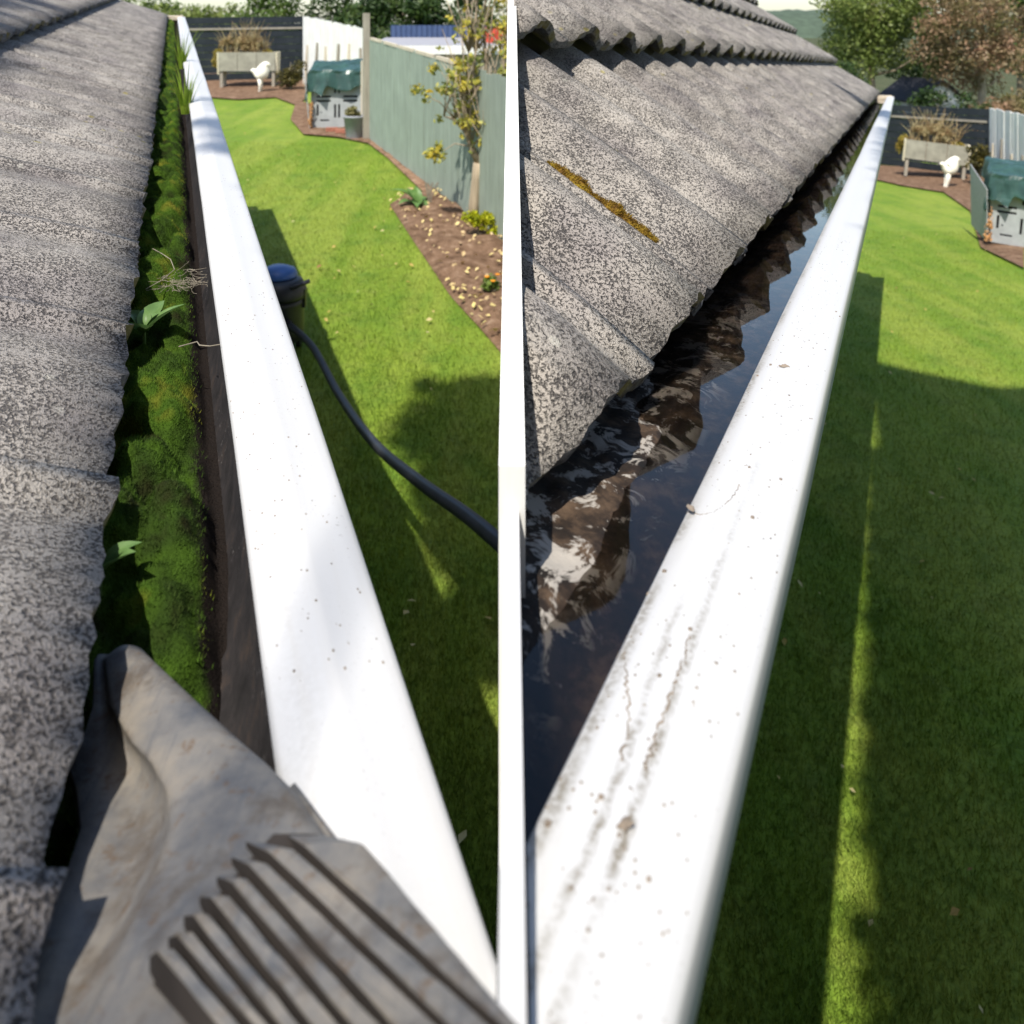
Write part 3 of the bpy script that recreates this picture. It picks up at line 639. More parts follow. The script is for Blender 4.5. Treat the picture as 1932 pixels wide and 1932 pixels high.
# ---------------------------------------------------------------- foliage helpers
def leaves(n, blobs, size, squash=0.7, xmax=None, wpow=0.7):
    wts = np.array([b[3]*b[4]*b[5] for b in blobs])**wpow; idx = rng.choice(len(blobs), n, p=wts/wts.sum()); B = np.array(blobs)[idx]
    d = rng.normal(size=(n, 3)); d /= np.linalg.norm(d, axis=1)[:, None]; rr = rng.random(n)**0.45
    P = B[:, :3]+d*B[:, 3:6]*rr[:, None]
    if xmax is not None: P = P[P[:, 0] < xmax]
    n = len(P)
    a = rng.normal(size=(n, 3)); a /= np.linalg.norm(a, axis=1)[:, None]; b = np.cross(a, rng.normal(size=(n, 3))); b /= np.linalg.norm(b, axis=1)[:, None]
    s = (size*rng.uniform(0.6, 1.3, n))[:, None]
    v = np.empty((n*4, 3)); v[0::4] = P-a*s; v[1::4] = P+b*s*squash*0.55; v[2::4] = P+a*s; v[3::4] = P-b*s*squash*0.55
    return npmesh('leaves', v, np.arange(n*4).reshape(-1, 4), 4)
def clumps(c, rad, n, r, seed=1, hollow=0.35):
    rn = random.Random(seed); out = []
    for _ in range(n):
        d = Vector((rn.gauss(0, 1), rn.gauss(0, 1), rn.gauss(0, 1))).normalized()*(hollow+(1-hollow)*rn.random()); k = rn.uniform(0.6, 1.25)*r
        out.append((c[0]+d.x*rad[0], c[1]+d.y*rad[1], c[2]+d.z*rad[2], k, k, k*0.8))
    return out
def limbs(q, base, top, r0, nbr, spread, seed=3, up=0.6):
    rn = random.Random(seed); base, top = Vector(base), Vector(top); mid = base.lerp(top, 0.5)+Vector((rn.uniform(-.08, .08), rn.uniform(-.08, .08), 0))*(top-base).length*0.4
    q.tube([base, base.lerp(mid, .5), mid, mid.lerp(top, .5), top], [r0, r0*.85, r0*.7, r0*.5, r0*.2], 8)
    for i in range(nbr):
        f = rn.uniform(0.3, 0.92); st = base.lerp(mid, f*2) if f < .5 else mid.lerp(top, f*2-1); a = rn.uniform(0, 6.28)
        e = st+Vector((math.cos(a)*spread, math.sin(a)*spread, spread*up*rn.uniform(.4, 1.3)))*rn.uniform(.5, 1)*(1.15-f*.5)
        m_ = st.lerp(e, .5)+Vector((0, 0, -.08*spread)); q.tube([st, m_, e], [r0*.42*(1.1-f*.6), r0*.28*(1.1-f*.6), r0*.08], 6)
    return q

# ---------------------------------------------------------------- green board fence on the left
fa_, fb_ = PL(698, 266), PL(962, 470); d = Vector((fb_.x-fa_.x, fb_.y-fa_.y, 0)); Lf = d.length; d.normalize(); rz = math.atan2(d.y, d.x)
M0 = T(fa_.x, fa_.y, gz(fa_.x, fa_.y), rz)
fen = thing('board_fence', 'grey-green vertical board fence behind the small yellowing tree', 'fence', M0)
nb = 27; bw = Lf/nb
for k in range(nb):
    c = fa_+d*(k+0.5)*bw; g0 = gz(c.x, c.y); q = MB(); dz = 0.015*random.uniform(-1, 1)
    q.box(-bw/2+0.004, bw/2-0.004, -0.009, 0.009, 0.03, 1.70+dz); 
    link('board', q.me('board'), FENG, fen, T(c.x, c.y, g0, rz) @ Matrix.Translation((0, random.uniform(-0.004, 0.004), 0)) @ Matrix.Rotation(random.uniform(-.006, .006), 4, 'Y'))
for zz in (0.35, 1.45):
    q = MB(); pA, pB = fa_+Vector((-d.y, d.x, 0))*0.04, fb_+Vector((-d.y, d.x, 0))*0.04; q.tube([(pA.x, pA.y, gz(pA.x, pA.y)+zz), (pB.x, pB.y, gz(pB.x, pB.y)+zz)], 0.03, 4); link('rail', q.me('rail'), WOODG, fen, I4)
q = MB(); q.box(-0.05, 0.05, -0.05, 0.05, 0, 2.13); link('end_post', q.me('end_post'), WOODG, fen, T(fa_.x-0.07, fa_.y+0.05, gz(fa_.x, fa_.y), rz))
q = MB()
for k in range(5): q.box(0.9*k, 0.9*k+0.75, -0.016, 0.022, 1.685, 1.73)
link('capping', q.me('capping'), WOODP, fen, M0 @ Matrix.Translation((0, 0, 0.0)) @ Matrix.Rotation(math.atan2(gz(fb_.x, fb_.y)-gz(fa_.x, fa_.y), Lf)*-1, 4, 'Y'))

# pale post, planted tub and bricks by the compost bin
p = PL(686, 256); p.z = gz(p.x, p.y); q = MB(); q.box(-0.05, 0.05, -0.05, 0.05, 0, 1.28)
tag(link('timber_post', q.me('timber_post'), WOODP, M=T(p.x-0.03, p.y+0.25, p.z, 0.5)), 'pale square timber post behind the grey plant tub', 'post')
p = PL(670, 262); p.z = gz(p.x, p.y); M = T(*p); r = thing('plant_tub', 'round grey plastic tub with straggly dry plant at the fence end', 'plant pot', M)
q = MB(); q.lathe([(0.145, 0.0), (0.15, 0.01), (0.19, 0.36), (0.205, 0.365), (0.205, 0.40), (0.188, 0.40), (0.18, 0.34)], 24); link('tub', q.me('tub', True), plain('grey_tub', (0.27, 0.28, 0.30), 0.5, 0.12), r, M)
DRYL = m_leaf('dry_green_leaf', [(0.3, (0.10, 0.10, 0.03)), (0.55, (0.24, 0.22, 0.08)), (0.7, (0.36, 0.32, 0.16))], 14, 0.2)
q = leaves(900, clumps((0, 0, 0.45), (0.17, 0.17, 0.09), 9, 0.08, 4), 0.028); link('foliage', q, DRYL, r, M)
q = MB(); q.lathe([(0.0, 0.345), (0.18, 0.345)], 16); link('soil', q.me('soil'), SOIL, r, M)
BRICK = plain('old_brick', (0.32, 0.13, 0.085), 0.9, 0.3)
for k, (u, v, rz_, lab) in enumerate([(626, 253, 0.2, 'left one of two loose red bricks beside the grey tub'), (645, 256, -0.3, 'right one of two loose red bricks beside the grey tub')]):
    p = PL(u, v); q = MB(); q.box(-0.1, 0.1, -0.05, 0.05, 0, 0.066); me = q.me('brick'); tag(link('brick', me, BRICK, M=T(p.x, p.y, gz(p.x, p.y)+0.05, rz_)), lab, 'brick', 'loose bricks')

# ---------------------------------------------------------------- compost bin under a green tarp
BING = plain('bin_plastic', (0.34, 0.36, 0.36), 0.6, 0.1, 8); TARP = plain('green_tarp', (0.030, 0.070, 0.058), 0.35, 0.35, 5, 0.4); DARK = plain('bin_inside', (0.012, 0.013, 0.014), 0.9)
SHT = plain('grey_sheet', (0.33, 0.33, 0.33), 0.6, 0.15); PEEL = plain('orange_peelings', (0.45, 0.24, 0.10), 0.8, 0.4)
def holed(wd, ht, holes, th):
    X = sorted({0, wd, *[h[0] for h in holes], *[h[1] for h in holes]}); Y = sorted({0, ht, *[h[2] for h in holes], *[h[3] for h in holes]}); q = MB()
    solid = lambda i, j: 0 <= i < len(X)-1 and 0 <= j < len(Y)-1 and not any(h[0] <= (X[i]+X[i+1])/2 <= h[1] and h[2] <= (Y[j]+Y[j+1])/2 <= h[3] for h in holes)
    for i in range(len(X)-1):
        for j in range(len(Y)-1):
            if not solid(i, j): continue
            a, b, c, e = X[i], X[i+1], Y[j], Y[j+1]
            q.add([(a, 0, c), (b, 0, c), (b, 0, e), (a, 0, e), (a, th, c), (b, th, c), (b, th, e), (a, th, e)], [(0,1,2,3), (7,6,5,4)]+([] if solid(i-1, j) else [(0,3,7,4)])+([] if solid(i+1, j) else [(1,5,6,2)])+([] if solid(i, j-1) else [(0,4,5,1)])+([] if solid(i, j+1) else [(3,2,6,7)]))
    return q
def compost(M, label, rz=0.0):
    r = thing('compost_bin', label+' with cross of dark slots', 'compost bin', M)
    W_, H_, D_ = 0.92, 0.98, 0.85; c = W_/2; hs = []
    for s in (-1, 1):
        hs += [(c+s*0.035-0.018, c+s*0.035+0.018, 0.18, 0.42), (c+s*0.035-0.018, c+s*0.035+0.018, 0.62, 0.88), (c-0.36, c-0.11, 0.52+s*0.04-0.018, 0.52+s*0.04+0.018), (c+0.11, c+0.36, 0.52+s*0.04-0.018, 0.52+s*0.04+0.018)]
    hs += [(0.10, 0.135, 0.22, 0.42), (0.16, 0.32, 0.12, 0.15)]
    hs = [h for h in hs]
    link('front_panel', holed(W_, H_, hs, 0.02).me('front_panel'), BING, r, M @ Matrix.Translation((-c, 0, 0)))
    q = MB(); q.box(-c+0.002, -c+0.02, 0.022, D_, 0, H_); q.box(c-0.02, c-0.002, 0.022, D_, 0, H_); q.box(-c+0.02, c-0.02, D_-0.02, D_, 0, H_); link('side_panels', q.me('side_panels'), BING, r, M)
    q = MB(); q.box(-c+0.04, c-0.04, 0.07, D_-0.04, 0.0, H_-0.12); link('compost', q.me('compost'), DARK, r, M)  # near-black box paints the dark seen through the slots
    for x, z in ((-0.25, 0.70), (0.25, 0.72), (-0.28, 0.28), (0.26, 0.26)):
        q = MB(); q.tube([(x, 0.0, z), (x, -0.006, z)], 0.012, 8); link('bolt', q.me('bolt'), DARK, r, M)
    return r
def tarp(M, label):
    c = 0.46; ext = 0.55; q = MB(); N = 34
    def fn(a, b):
        X = (a-0.5)*2*(c+ext); Y = -ext+b*(0.85+2*ext); ox = max(0, abs(X)-c-0.03)*math.copysign(1, X); oy = -max(0, -0.03-Y) if Y < 0 else max(0, Y-0.88)
        lim = 0.30+0.10*math.sin(X*5+1)+(0.20 if X < -0.2 else -0.04) if oy < 0 else 0.32
        dr = min(math.hypot(ox, oy), lim); sc = dr/max(1e-6, math.hypot(ox, oy)); ox *= sc; oy *= sc
        x = min(max(X, -c-0.03), c+0.03)+ox*0.10+0.02*math.sin(Y*14)*(dr > 0); y = min(max(Y, -0.03), 0.88)+oy*0.25+0.025*math.sin(X*16+1.2)*(dr > .02)
        z = 1.02+0.16*sm(-0.1, 0.95, Y)+0.05*fbm(X*3, Y*3, 2)+0.025*abs(noise.noise(Vector((X*6, Y*9, 1))))-dr*0.95
        return (x, y, z)
    q.grid(fn, N, N); me = q.me('tarp', False); o = tag(link('tarp', me, TARP, M=M), label, 'tarp'); return o
def side_sheet(M, label):
    q = MB(); q.add([(-0.60, 0.80, 0.05), (-0.46, -0.12, 0.02), (-0.53, -0.12, 0.80), (-0.70, 0.80, 1.02), (-0.612, 0.80, 0.05), (-0.472, -0.12, 0.02), (-0.542, -0.12, 0.80), (-0.712, 0.80, 1.02)], [(0,1,2,3), (7,6,5,4), (0,4,5,1), (1,5,6,2), (2,6,7,3), (3,7,4,0)])
    tag(link('metal_sheet', q.me('metal_sheet'), SHT, M=M), label, 'sheet')
p = PL(636, 244); ML_bin = T(p.x, p.y, gz(p.x, p.y)+0.03, 0.10)
compost(ML_bin, 'grey plastic compost bin beside the green board fence'); tarp(ML_bin, 'dark green tarp slumped over the compost bin by the board fence'); side_sheet(ML_bin, 'grey sheet leaning on the compost bin by the board fence')
p = PR(1928, 470); MR_bin = T(p.x, p.y, gz(p.x, p.y)+0.03, -0.42) @ Matrix.Rotation(R_(5), 4, 'Y')
compost(MR_bin, 'grey plastic compost bin at the right edge of the picture'); tarp(MR_bin, 'dark green tarp slumped over the bin at the right edge'); side_sheet(MR_bin, 'grey sheet leaning on the bin at the right edge')
for MM, nm in ((ML_bin, 'orange peelings spilling beside the bin near the board fence'), (MR_bin, 'orange peelings spilling beside the bin at the right edge')):
    v_, f_ = [], []; q = MB()
    for k in range(60):
        c = Vector((random.uniform(-0.49, -0.42), random.uniform(-0.14, -0.02), random.uniform(0.02, 0.55)*random.random()**0.3)); s = random.uniform(.012, .03); q.tube([c, c+Vector((random.uniform(-s, s), random.uniform(-s, s), s))], s*0.7, 5)
    link('peelings', q.me('peelings'), PEEL, M=MM, kind='stuff')

# ---------------------------------------------------------------- planter trough, bird ornament, back fences (both gardens)
TRO = plain('trough_boards', (0.28, 0.27, 0.215), 0.8, 0.2, 6); CREAM = plain('trough_cream', (0.62, 0.57, 0.42), 0.8, 0.1)
BIRD = plain('white_ornament', (0.80, 0.77, 0.66), 0.6, 0.06, 20); BEAK = plain('dark_beak', (0.10, 0.09, 0.09))
STRAW = m_leaf('straw_stems', [(0.3, (0.22, 0.13, 0.06)), (0.5, (0.36, 0.27, 0.13)), (0.7, (0.48, 0.42, 0.24))], 6, 0.2)
GOLD = m_leaf('golden_leaf', [(0.3, (0.14, 0.10, 0.02)), (0.5, (0.30, 0.22, 0.04)), (0.7, (0.30, 0.30, 0.05))], 7, 0.25)
def planter(M, label, plabel, seed):
    r = thing('planter_trough', label, 'planter', M)
    q = MB()
    for k in range(3):
        q = MB(); q.box(-0.68+0.455*k, -0.68+0.455*k+0.445, 0, 0.02, 0.44, 0.90); link('front_panel', q.me('front_panel'), TRO, r, M)
    for sx in (-1, 1):
        q = MB(); a = sx*0.70; q.add([(a-.02, -0.005, .90), (a-.02, 0.5, .90), (a-.02, 0.40, .40), (a-.02, 0.06, .36), (a+.02, -0.005, .90), (a+.02, 0.5, .90), (a+.02, 0.40, .40), (a+.02, 0.06, .36)], [(3,2,1,0), (4,5,6,7), (0,1,5,4), (1,2,6,5), (2,3,7,6), (3,0,4,7)]); link('end_panel', q.me('end_panel'), CREAM, r, M)
        for yy in (0.06, 0.40):
            q = MB(); q.box(sx*0.62-0.035, sx*0.62+0.035, yy-0.03, yy+0.03, 0, 0.44); link('leg', q.me('leg'), WOODG, r, M)
    q = MB(); q.box(-0.68, 0.68, 0.02, 0.48, 0.46, 0.84); link('soil', q.me('soil'), SOIL, r, M)
    q = MB(); q.box(-0.68, 0.68, 0.47, 0.49, 0.44, 0.90); link('back_panel', q.me('back_panel'), TRO, r, M)
    pl = thing('dry_plants', plabel, 'plants', M @ Matrix.Translation((0, 0.25, 0.84)))
    rn = random.Random(seed); q = MB(); Mp = M @ Matrix.Translation((0, 0.25, 0.84))
    for k in range(120):
        x = rn.uniform(-0.62, 0.45); h_ = rn.uniform(0.4, 0.95)*(1.1-abs(x+0.1)*0.7); lx = rn.uniform(-.25, .25)
        q.tube([(x, rn.uniform(-.18, .18), 0), (x+lx*.5, rn.uniform(-.2, .2), h_*.6), (x+lx*1.3, rn.uniform(-.25, .25), h_*rn.uniform(.85, 1))], [.008, .007, .003], 4)
    link('stems', q.me('stems'), STRAW, pl, Mp)
    link('leaves', leaves(2600, clumps((-0.15, 0, 0.28), (0.55, 0.2, 0.22), 22, 0.12, seed), 0.035), STRAW, pl, Mp)
    link('trailing_leaves', leaves(700, [(-0.72, 0, 0.0, .13, .2, .16), (-0.8, 0, -.18, .10, .12, .16), (0.45, 0, .05, .15, .15, .08)], 0.05, 0.45), GOLD, pl, Mp)
def loft(path, n=14):                     # smooth body through (point, rx, rz) rings
    q = MB(); V = []; m = len(path)
    for i, (p, ra, rb) in enumerate(path):
        p = Vector(p); dd = (Vector(path[min(i+1, m-1)][0])-Vector(path[max(i-1, 0)][0])).normalized(); a = dd.cross(Vector((0, 1, 0.05))).normalized(); b = dd.cross(a)
        V += [p+a*ra*math.cos(2*math.pi*k/n)+b*rb*math.sin(2*math.pi*k/n) for k in range(n)]
    F = [(i*n+k, i*n+(k+1) % n, (i+1)*n+(k+1) % n, (i+1)*n+k) for i in range(m-1) for k in range(n)]+[tuple(range(n))[::-1], tuple((m-1)*n+k for k in range(n))]
    return q.add(V, F)
def bird(M, label):
    r = thing('bird_ornament', label, 'ornament', M)
    body = [((-0.22, -.03, .52), .015, .015), ((-0.19, -.03, .55), .05, .045), ((-0.13, -.02, .53), .065, .06), ((-0.08, -.01, .46), .08, .075), ((-0.03, 0, .42), .15, .13), ((0.03, 0, .45), .19, .155), ((0.07, 0, .54), .165, .14), ((0.10, 0, .63), .12, .11), ((0.15, .0, .70), .09, .08), ((0.20, .0, .68), .05, .05), ((0.23, 0, .63), .02, .025)]
    o = link('body', loft(body).me('body', True), BIRD, r, M); md = o.modifiers.new('s', 'SUBSURF'); md.levels = md.render_levels = 1
    q = MB(); q.tube([(-0.225, -.03, .53), (-0.29, -.03, .50)], [.022, .003], 6); link('beak', q.me('beak'), BEAK, r, M)
    for sy in (-.035, .035):
        q = MB(); q.tube([(0.0, sy, .36), (0.01, sy, .2), (0.0, sy, .03), (-.06, sy, .01)], [.06, .045, .034, .02], 8); link('leg', q.me('leg', True), BIRD, r, M)
    q = MB(); q.lathe([(.09, 0), (.085, .03)], 14); link('base', q.me('base'), BIRD, r, M)
def board_fence_dark(A, B, label, hgt=1.66):
    d = Vector((B.x-A.x, B.y-A.y, 0)); L = d.length; rz = math.atan2(d.y, d.x); M = T(A.x, A.y, gz(A.x, A.y), rz); r = thing('slat_fence', label, 'fence', M)
    g0, g1 = gz(A.x, A.y), gz(B.x, B.y); Ms = M @ Matrix.Rotation(-math.atan2(g1-g0, L), 4, 'Y'); z = 0.05; k = 0
    while z < hgt:
        h_ = 0.17; q = MB(); q.box(0, L, -0.012, 0.012, z, z+h_); link('slat', q.me('slat'), FEND, r, Ms @ Matrix.Translation((0, random.uniform(-.006, .006), 0))); z += h_+0.014
    n = max(2, int(L/2.2)+1)
    for k in range(n):
        x = L*k/(n-1); q = MB(); q.box(x-.05, x+.05, 0.02, 0.12, -0.2, hgt+0.03); link('post', q.me('post'), FEND, r, Ms)
    q = MB(); q.box(0, L, -0.035, -0.013, hgt-0.30, hgt-0.25); link('rail', q.me('rail'), WOODG, r, Ms)
def white_fence(A, B, label, h0, h1, seed):
    d = Vector((B.x-A.x, B.y-A.y, 0)); L = d.length; rz = math.atan2(d.y, d.x); M = T(A.x, A.y, gz(A.x, A.y), rz); r = thing('white_fence', label, 'fence', M); rn = random.Random(seed)
    n = int(L/0.17)
    for k in range(n):
        x = L*k/n; c = A+d.normalized()*x; q = MB(); hh = h0+(h1-h0)*k/n+rn.uniform(-.02, .02); q.box(x+.006, x+L/n-.006, -.01+rn.uniform(-.008, .008), .012, 0.05, hh); link('board', q.me('board'), FENW, r, M @ Matrix.Translation((0, 0, gz(c.x, c.y)-gz(A.x, A.y))))
    for k in range(6):
        x = L*(0.08+0.17*k); hh = rn.uniform(.75, 1.15); q = MB(); a = rn.uniform(-.08, .08); q.add([(x-.045, -.10, 0), (x+.045, -.10, 0), (x+.045+a, -.04, hh), (x-.045+a, -.04, hh), (x-.045, -.06, 0), (x+.045, -.06, 0), (x+.045+a, -.016, hh), (x-.045+a, -.016, hh)], [(0,1,2,3), (7,6,5,4), (0,4,5,1), (1,5,6,2), (2,6,7,3), (3,7,4,0)])
        link('batten', q.me('batten'), WOODG if k % 2 else WOODP, r, M)

p = PL(466, 168); planter(T(p.x, p.y, gz(p.x, p.y), 0.10), 'raised planter trough on legs before the dark fence, left picture', 'dry straw-coloured plants filling the trough in the left picture', 5)
p = PL(491, 176); bird(T(p.x, p.y, gz(p.x, p.y), 0.0), 'white bird ornament on the soil by the trough, left picture')
board_fence_dark(PL(300, 158), PL(572, 150), 'dark slatted fence behind the trough in the left picture')
white_fence(PL(572, 160), PL(694, 200), 'white board fence with timber battens behind the tarp, left picture', 1.75, 1.62, 3)
p = PR(1762, 340); planter(T(p.x, p.y, gz(p.x, p.y), -0.40) @ Matrix.Rotation(R_(5), 4, 'Y'), 'raised planter trough on legs before the dark fence, right picture', 'dry straw-coloured plants filling the trough in the right picture', 8)
p = PR(1784, 356); bird(T(p.x, p.y, gz(p.x, p.y), 0.0) @ Matrix.Rotation(R_(8), 4, 'Y'), 'white bird ornament on the soil by the trough, right picture')
board_fence_dark(PR(1600, 305), PR(1868, 338), 'dark slatted fence behind the trough in the right picture')
white_fence(PR(1868, 342), PR(1990, 400), 'white board fence with timber battens at the right edge', 1.75, 1.7, 4)

# dark shrub in the corner of each back fence
for M_, lab, s in ((PL(548, 172), 'dark leafy shrub between trough and tarp, left picture', 2), (PR(1848, 352), 'dark golden shrub between trough and tarp, right picture', 6)):
    M = T(M_.x, M_.y, gz(M_.x, M_.y)); r = thing('shrub', lab, 'shrub', M)
    link('leaves', leaves(1500, clumps((0, 0, .55), (.3, .25, .45), 12, .18, s), .045), m_leaf('dark_shrub_leaf%d' % s, [(0.3, (0.03, 0.035, 0.012)), (0.6, (0.10, 0.085, 0.02)), (0.75, (0.22, 0.16, 0.03))], 7, .2), r, M)
    q = MB(); limbs(q, (0, 0, 0), (0, 0, .7), .03, 6, .3, s); link('stems', q.me('stems'), TWIG, r, M)

# ---------------------------------------------------------------- small tree and bed plants on the left
p = PL(893, 424); b0 = Vector((p.x, p.y, gz(p.x, p.y))); M = T(*b0)
tr = thing('fruit_tree', 'small bare-branched fruit tree with yellowing leaves in the bed', 'tree', M)
YEL = m_leaf('yellowing_leaf', [(0.30, (0.14, 0.19, 0.05)), (0.44, (0.28, 0.31, 0.08)), (0.56, (0.50, 0.44, 0.07)), (0.70, (0.58, 0.42, 0.04))], 5, .3)
q = MB(); q.tube([(0, 0, -.05), (0.012, 0, .25), (.035, 0, .5), (.06, 0, .68)], [.072, .062, .056, .062], 10)
tips = []
def br(P, r): q.tube(P, [r*(1-.8*i/(len(P)-1)) for i in range(len(P))], 7); tips.append(P)
br([(.06, 0, .66), (-.02, -.02, .86), (-.08, -.03, 1.02), (-.20, -.05, 1.16), (-.32, -.06, 1.2)], .042)
br([(.06, 0, .66), (.12, 0, .95), (.13, .02, 1.3), (.14, .03, 1.75), (.12, .03, 2.2)], .046)
br([(.06, 0, .66), (.2, -.02, .80), (.31, -.03, 1.0), (.36, -.04, 1.4), (.38, -.04, 1.9)], .042)
br([(-.08, -.03, 1.02), (-.09, -.02, 1.4), (-.05, 0, 1.9), (-.08, 0, 2.4)], .02)
br([(-.06, -.02, .98), (-.03, -.02, 1.4), (.02, 0, 1.9), (.04, 0, 2.5)], .018)
rn = random.Random(5)
for k in range(150):
    P0 = Vector(rn.choice([tp[rn.randrange(1, len(tp))] for tp in tips[:5]])); a = rn.uniform(0, 6.28); ln = rn.uniform(.3, .85); lean = rn.uniform(.05, .45)
    P = [P0, P0+Vector((math.cos(a)*lean*.4, math.sin(a)*lean*.4, ln*.45)), P0+Vector((math.cos(a)*lean*.8, math.sin(a)*lean*.8, ln))]
    P = [Vector((min(v.x, -b0.x-.05), v.y, v.z)) for v in P]; br(P, rn.uniform(.008, .013))
for P in ([(-.2, -.05, 1.16), (-.36, -.08, 1.35), (-.5, -.1, 1.42), (-.62, -.1, 1.5)], [(-.09, -.02, 1.4), (-.25, -.05, 1.55), (-.42, -.06, 1.78)], [(-.02, -.02, .86), (-.2, -.06, .9), (-.33, -.1, .82), (-.42, -.1, .86)]): br(P, .008)
link('trunk', q.me('trunk', True), BARK, tr, M)
tb = []
for P in tips:
    for v in P[1:]:
        if rn.random() < .55: tb.append((min(v[0]+rn.uniform(-.06, .06), -b0.x-.08), v[1], v[2]+rn.uniform(-.05, .05), .07, .08, .06))
for c in ((-.40, -.1, .86), (-.36, -.1, .76), (-.46, -.1, .8), (-.5, -.1, 1.42), (-.62, -.1, 1.5), (-.42, -.06, 1.72), (-.3, -.05, 1.5)): tb += [(c[0], c[1], c[2], .09, .09, .07)]*2
me = leaves(2000, tb, .036, .95, xmax=-b0.x-.02); link('crown', me, YEL, tr, M)

def clump_plant(name, label, cat, pos, blobs, n, size, mat, squash=.8):
    M = T(pos.x, pos.y, gz(pos.x, pos.y)+.03); r = thing(name, label, cat, M); link('leaves', leaves(n, blobs, size, squash, xmax=-pos.x-.02 if pos.x < 0 else None), mat, r, M)
    q = MB(); limbs(q, (0, 0, -.03), (0, 0, .16), .012, 7, .12, 3); link('stems', q.me('stems'), TWIG, r, M); return r
LIME = m_leaf('lime_leaf', [(0.3, (0.26, 0.32, 0.015)), (0.55, (0.45, 0.46, 0.02)), (0.7, (0.52, 0.48, 0.03))], 12, .3)
p = PL(903, 452); clump_plant('lime_shrub', 'low bright lime-yellow shrub at the foot of the fruit tree', 'shrub', p, clumps((0, 0, .17), (.15, .12, .11), 12, .07, 9)+clumps((.16, .02, .08), (.06, .06, .05), 4, .05, 2), 800, .028, LIME)
p = PL(930, 560); clump_plant('marigold', 'small green plant with orange flowers low in the bed', 'flower', p, clumps((0, 0, .08), (.09, .08, .06), 7, .05, 4), 300, .03, m_leaf('marigold_leaf', [(0.3, (0.08, 0.14, 0.02)), (0.7, (0.2, 0.28, 0.06))], 20, .25))
r = bpy.context.scene.objects['marigold']; FL = plain('orange_petal', (0.75, 0.28, 0.02), 0.6)
for x, y, z in ((-.05, -.03, .14), (.04, 0, .15), (.0, -.05, .11)):
    q = MB(); q.lathe([(.004, 0), (.02, .008), (.022, .014), (.006, .018)], 9, (x, y, z)); link('flower', q.me('flower'), FL, r, WM[r])
p = PL(788, 395); M = T(p.x, p.y, gz(p.x, p.y)+.02); r = thing('broadleaf_plant', 'plant with large drooping green leaves at the corner of the bed', 'plant', M)
BIGL = m_leaf('big_green_leaf', [(0.3, (0.08, 0.17, 0.04)), (0.6, (0.15, 0.27, 0.08)), (0.75, (0.22, 0.33, 0.12))], 8, .25, .45)
for k, (ang, L, W, tilt) in enumerate([(100, .42, .17, 30), (140, .34, .16, 12), (185, .36, .15, 8), (60, .30, .14, 45), (20, .28, .12, 60), (-20, .30, .10, 10), (215, .26, .12, 5), (-70, .22, .09, 8)]):
    link('leaf', leafmesh(L, W, .55, .15), BIGL, r, M @ Matrix.Rotation(R_(ang), 4, 'Z') @ Matrix.Rotation(R_(tilt), 4, 'X'))
q = MB()
for k in range(8): q.tube([(.12+.02*k % .06, 0, 0), (.14+rn.uniform(-.04, .04), -.02, .16), (.15+rn.uniform(-.1, .1), -.02, .3)], .006, 5)
link('dry_stems', q.me('dry_stems'), TWIG, r, M)

# fallen leaves and stones
def scatter(n, pts, size, zoff=.03, flat=.5):
    q = MB()
    for (x, y) in pts:
        s = size*random.uniform(.6, 1.3); a = random.uniform(0, 6.28); u = Vector((math.cos(a), math.sin(a), random.uniform(-flat, flat)))*s; v = Vector((-math.sin(a), math.cos(a), random.uniform(-flat, flat)))*s*.7; c = Vector((x, y, gz(x, y)+zoff)); m_ = Vector((0, 0, s*.2))
        q.add([c-u, c-v*.9+m_, c+u, c+v*.9+m_, c], [(0, 1, 4), (1, 2, 4), (2, 3, 4), (3, 0, 4)])
    return q
LITT = m_leaf('fallen_leaf', [(0.3, (0.22, 0.11, 0.04)), (0.45, (0.40, 0.30, 0.08)), (0.65, (0.46, 0.42, 0.22))], 2.0, .1)
pl_ = []
while len(pl_) < 120:
    v = random.uniform(195, 650); u = random.uniform(430, 960); P = PL(u, v)
    if not inpoly(P.x, P.y, BED) or random.random() < .2: pl_.append((P.x, P.y))
while len(pl_) < 128:
    v = random.uniform(720, 1700); u = random.uniform(600, 960); P = PL(u, v)
    if P.x < -.02: pl_.append((P.x, P.y))
link('fallen_leaves', scatter(0, pl_, .022, .04).me('fallen_leaves'), LITT, kind='stuff')
pr_ = []
for _ in range(60):
    v = 128+4320/random.uniform(2.2, 18); u = random.uniform(1350, 1930); P = PR(u, v); pr_.append((P.x, P.y))
link('fallen_leaves', scatter(0, pr_, .016, .03).me('fallen_leaves'), LITT, kind='stuff')
pb = []
while len(pb) < 190:
    x = random.uniform(min(b.x for b in BED), max(b.x for b in BED)); y = random.uniform(min(b.y for b in BED), max(b.y for b in BED))
    if inpoly(x, y, BED): pb.append((x, y))
link('bed_litter', scatter(0, pb, .026, .085, .8).me('bed_litter'), m_leaf('bed_litter', [(0.35, (0.30, 0.2, 0.12)), (0.5, (0.58, 0.44, 0.22)), (0.65, (0.62, 0.52, 0.2))], 3.0, .1), kind='stuff')

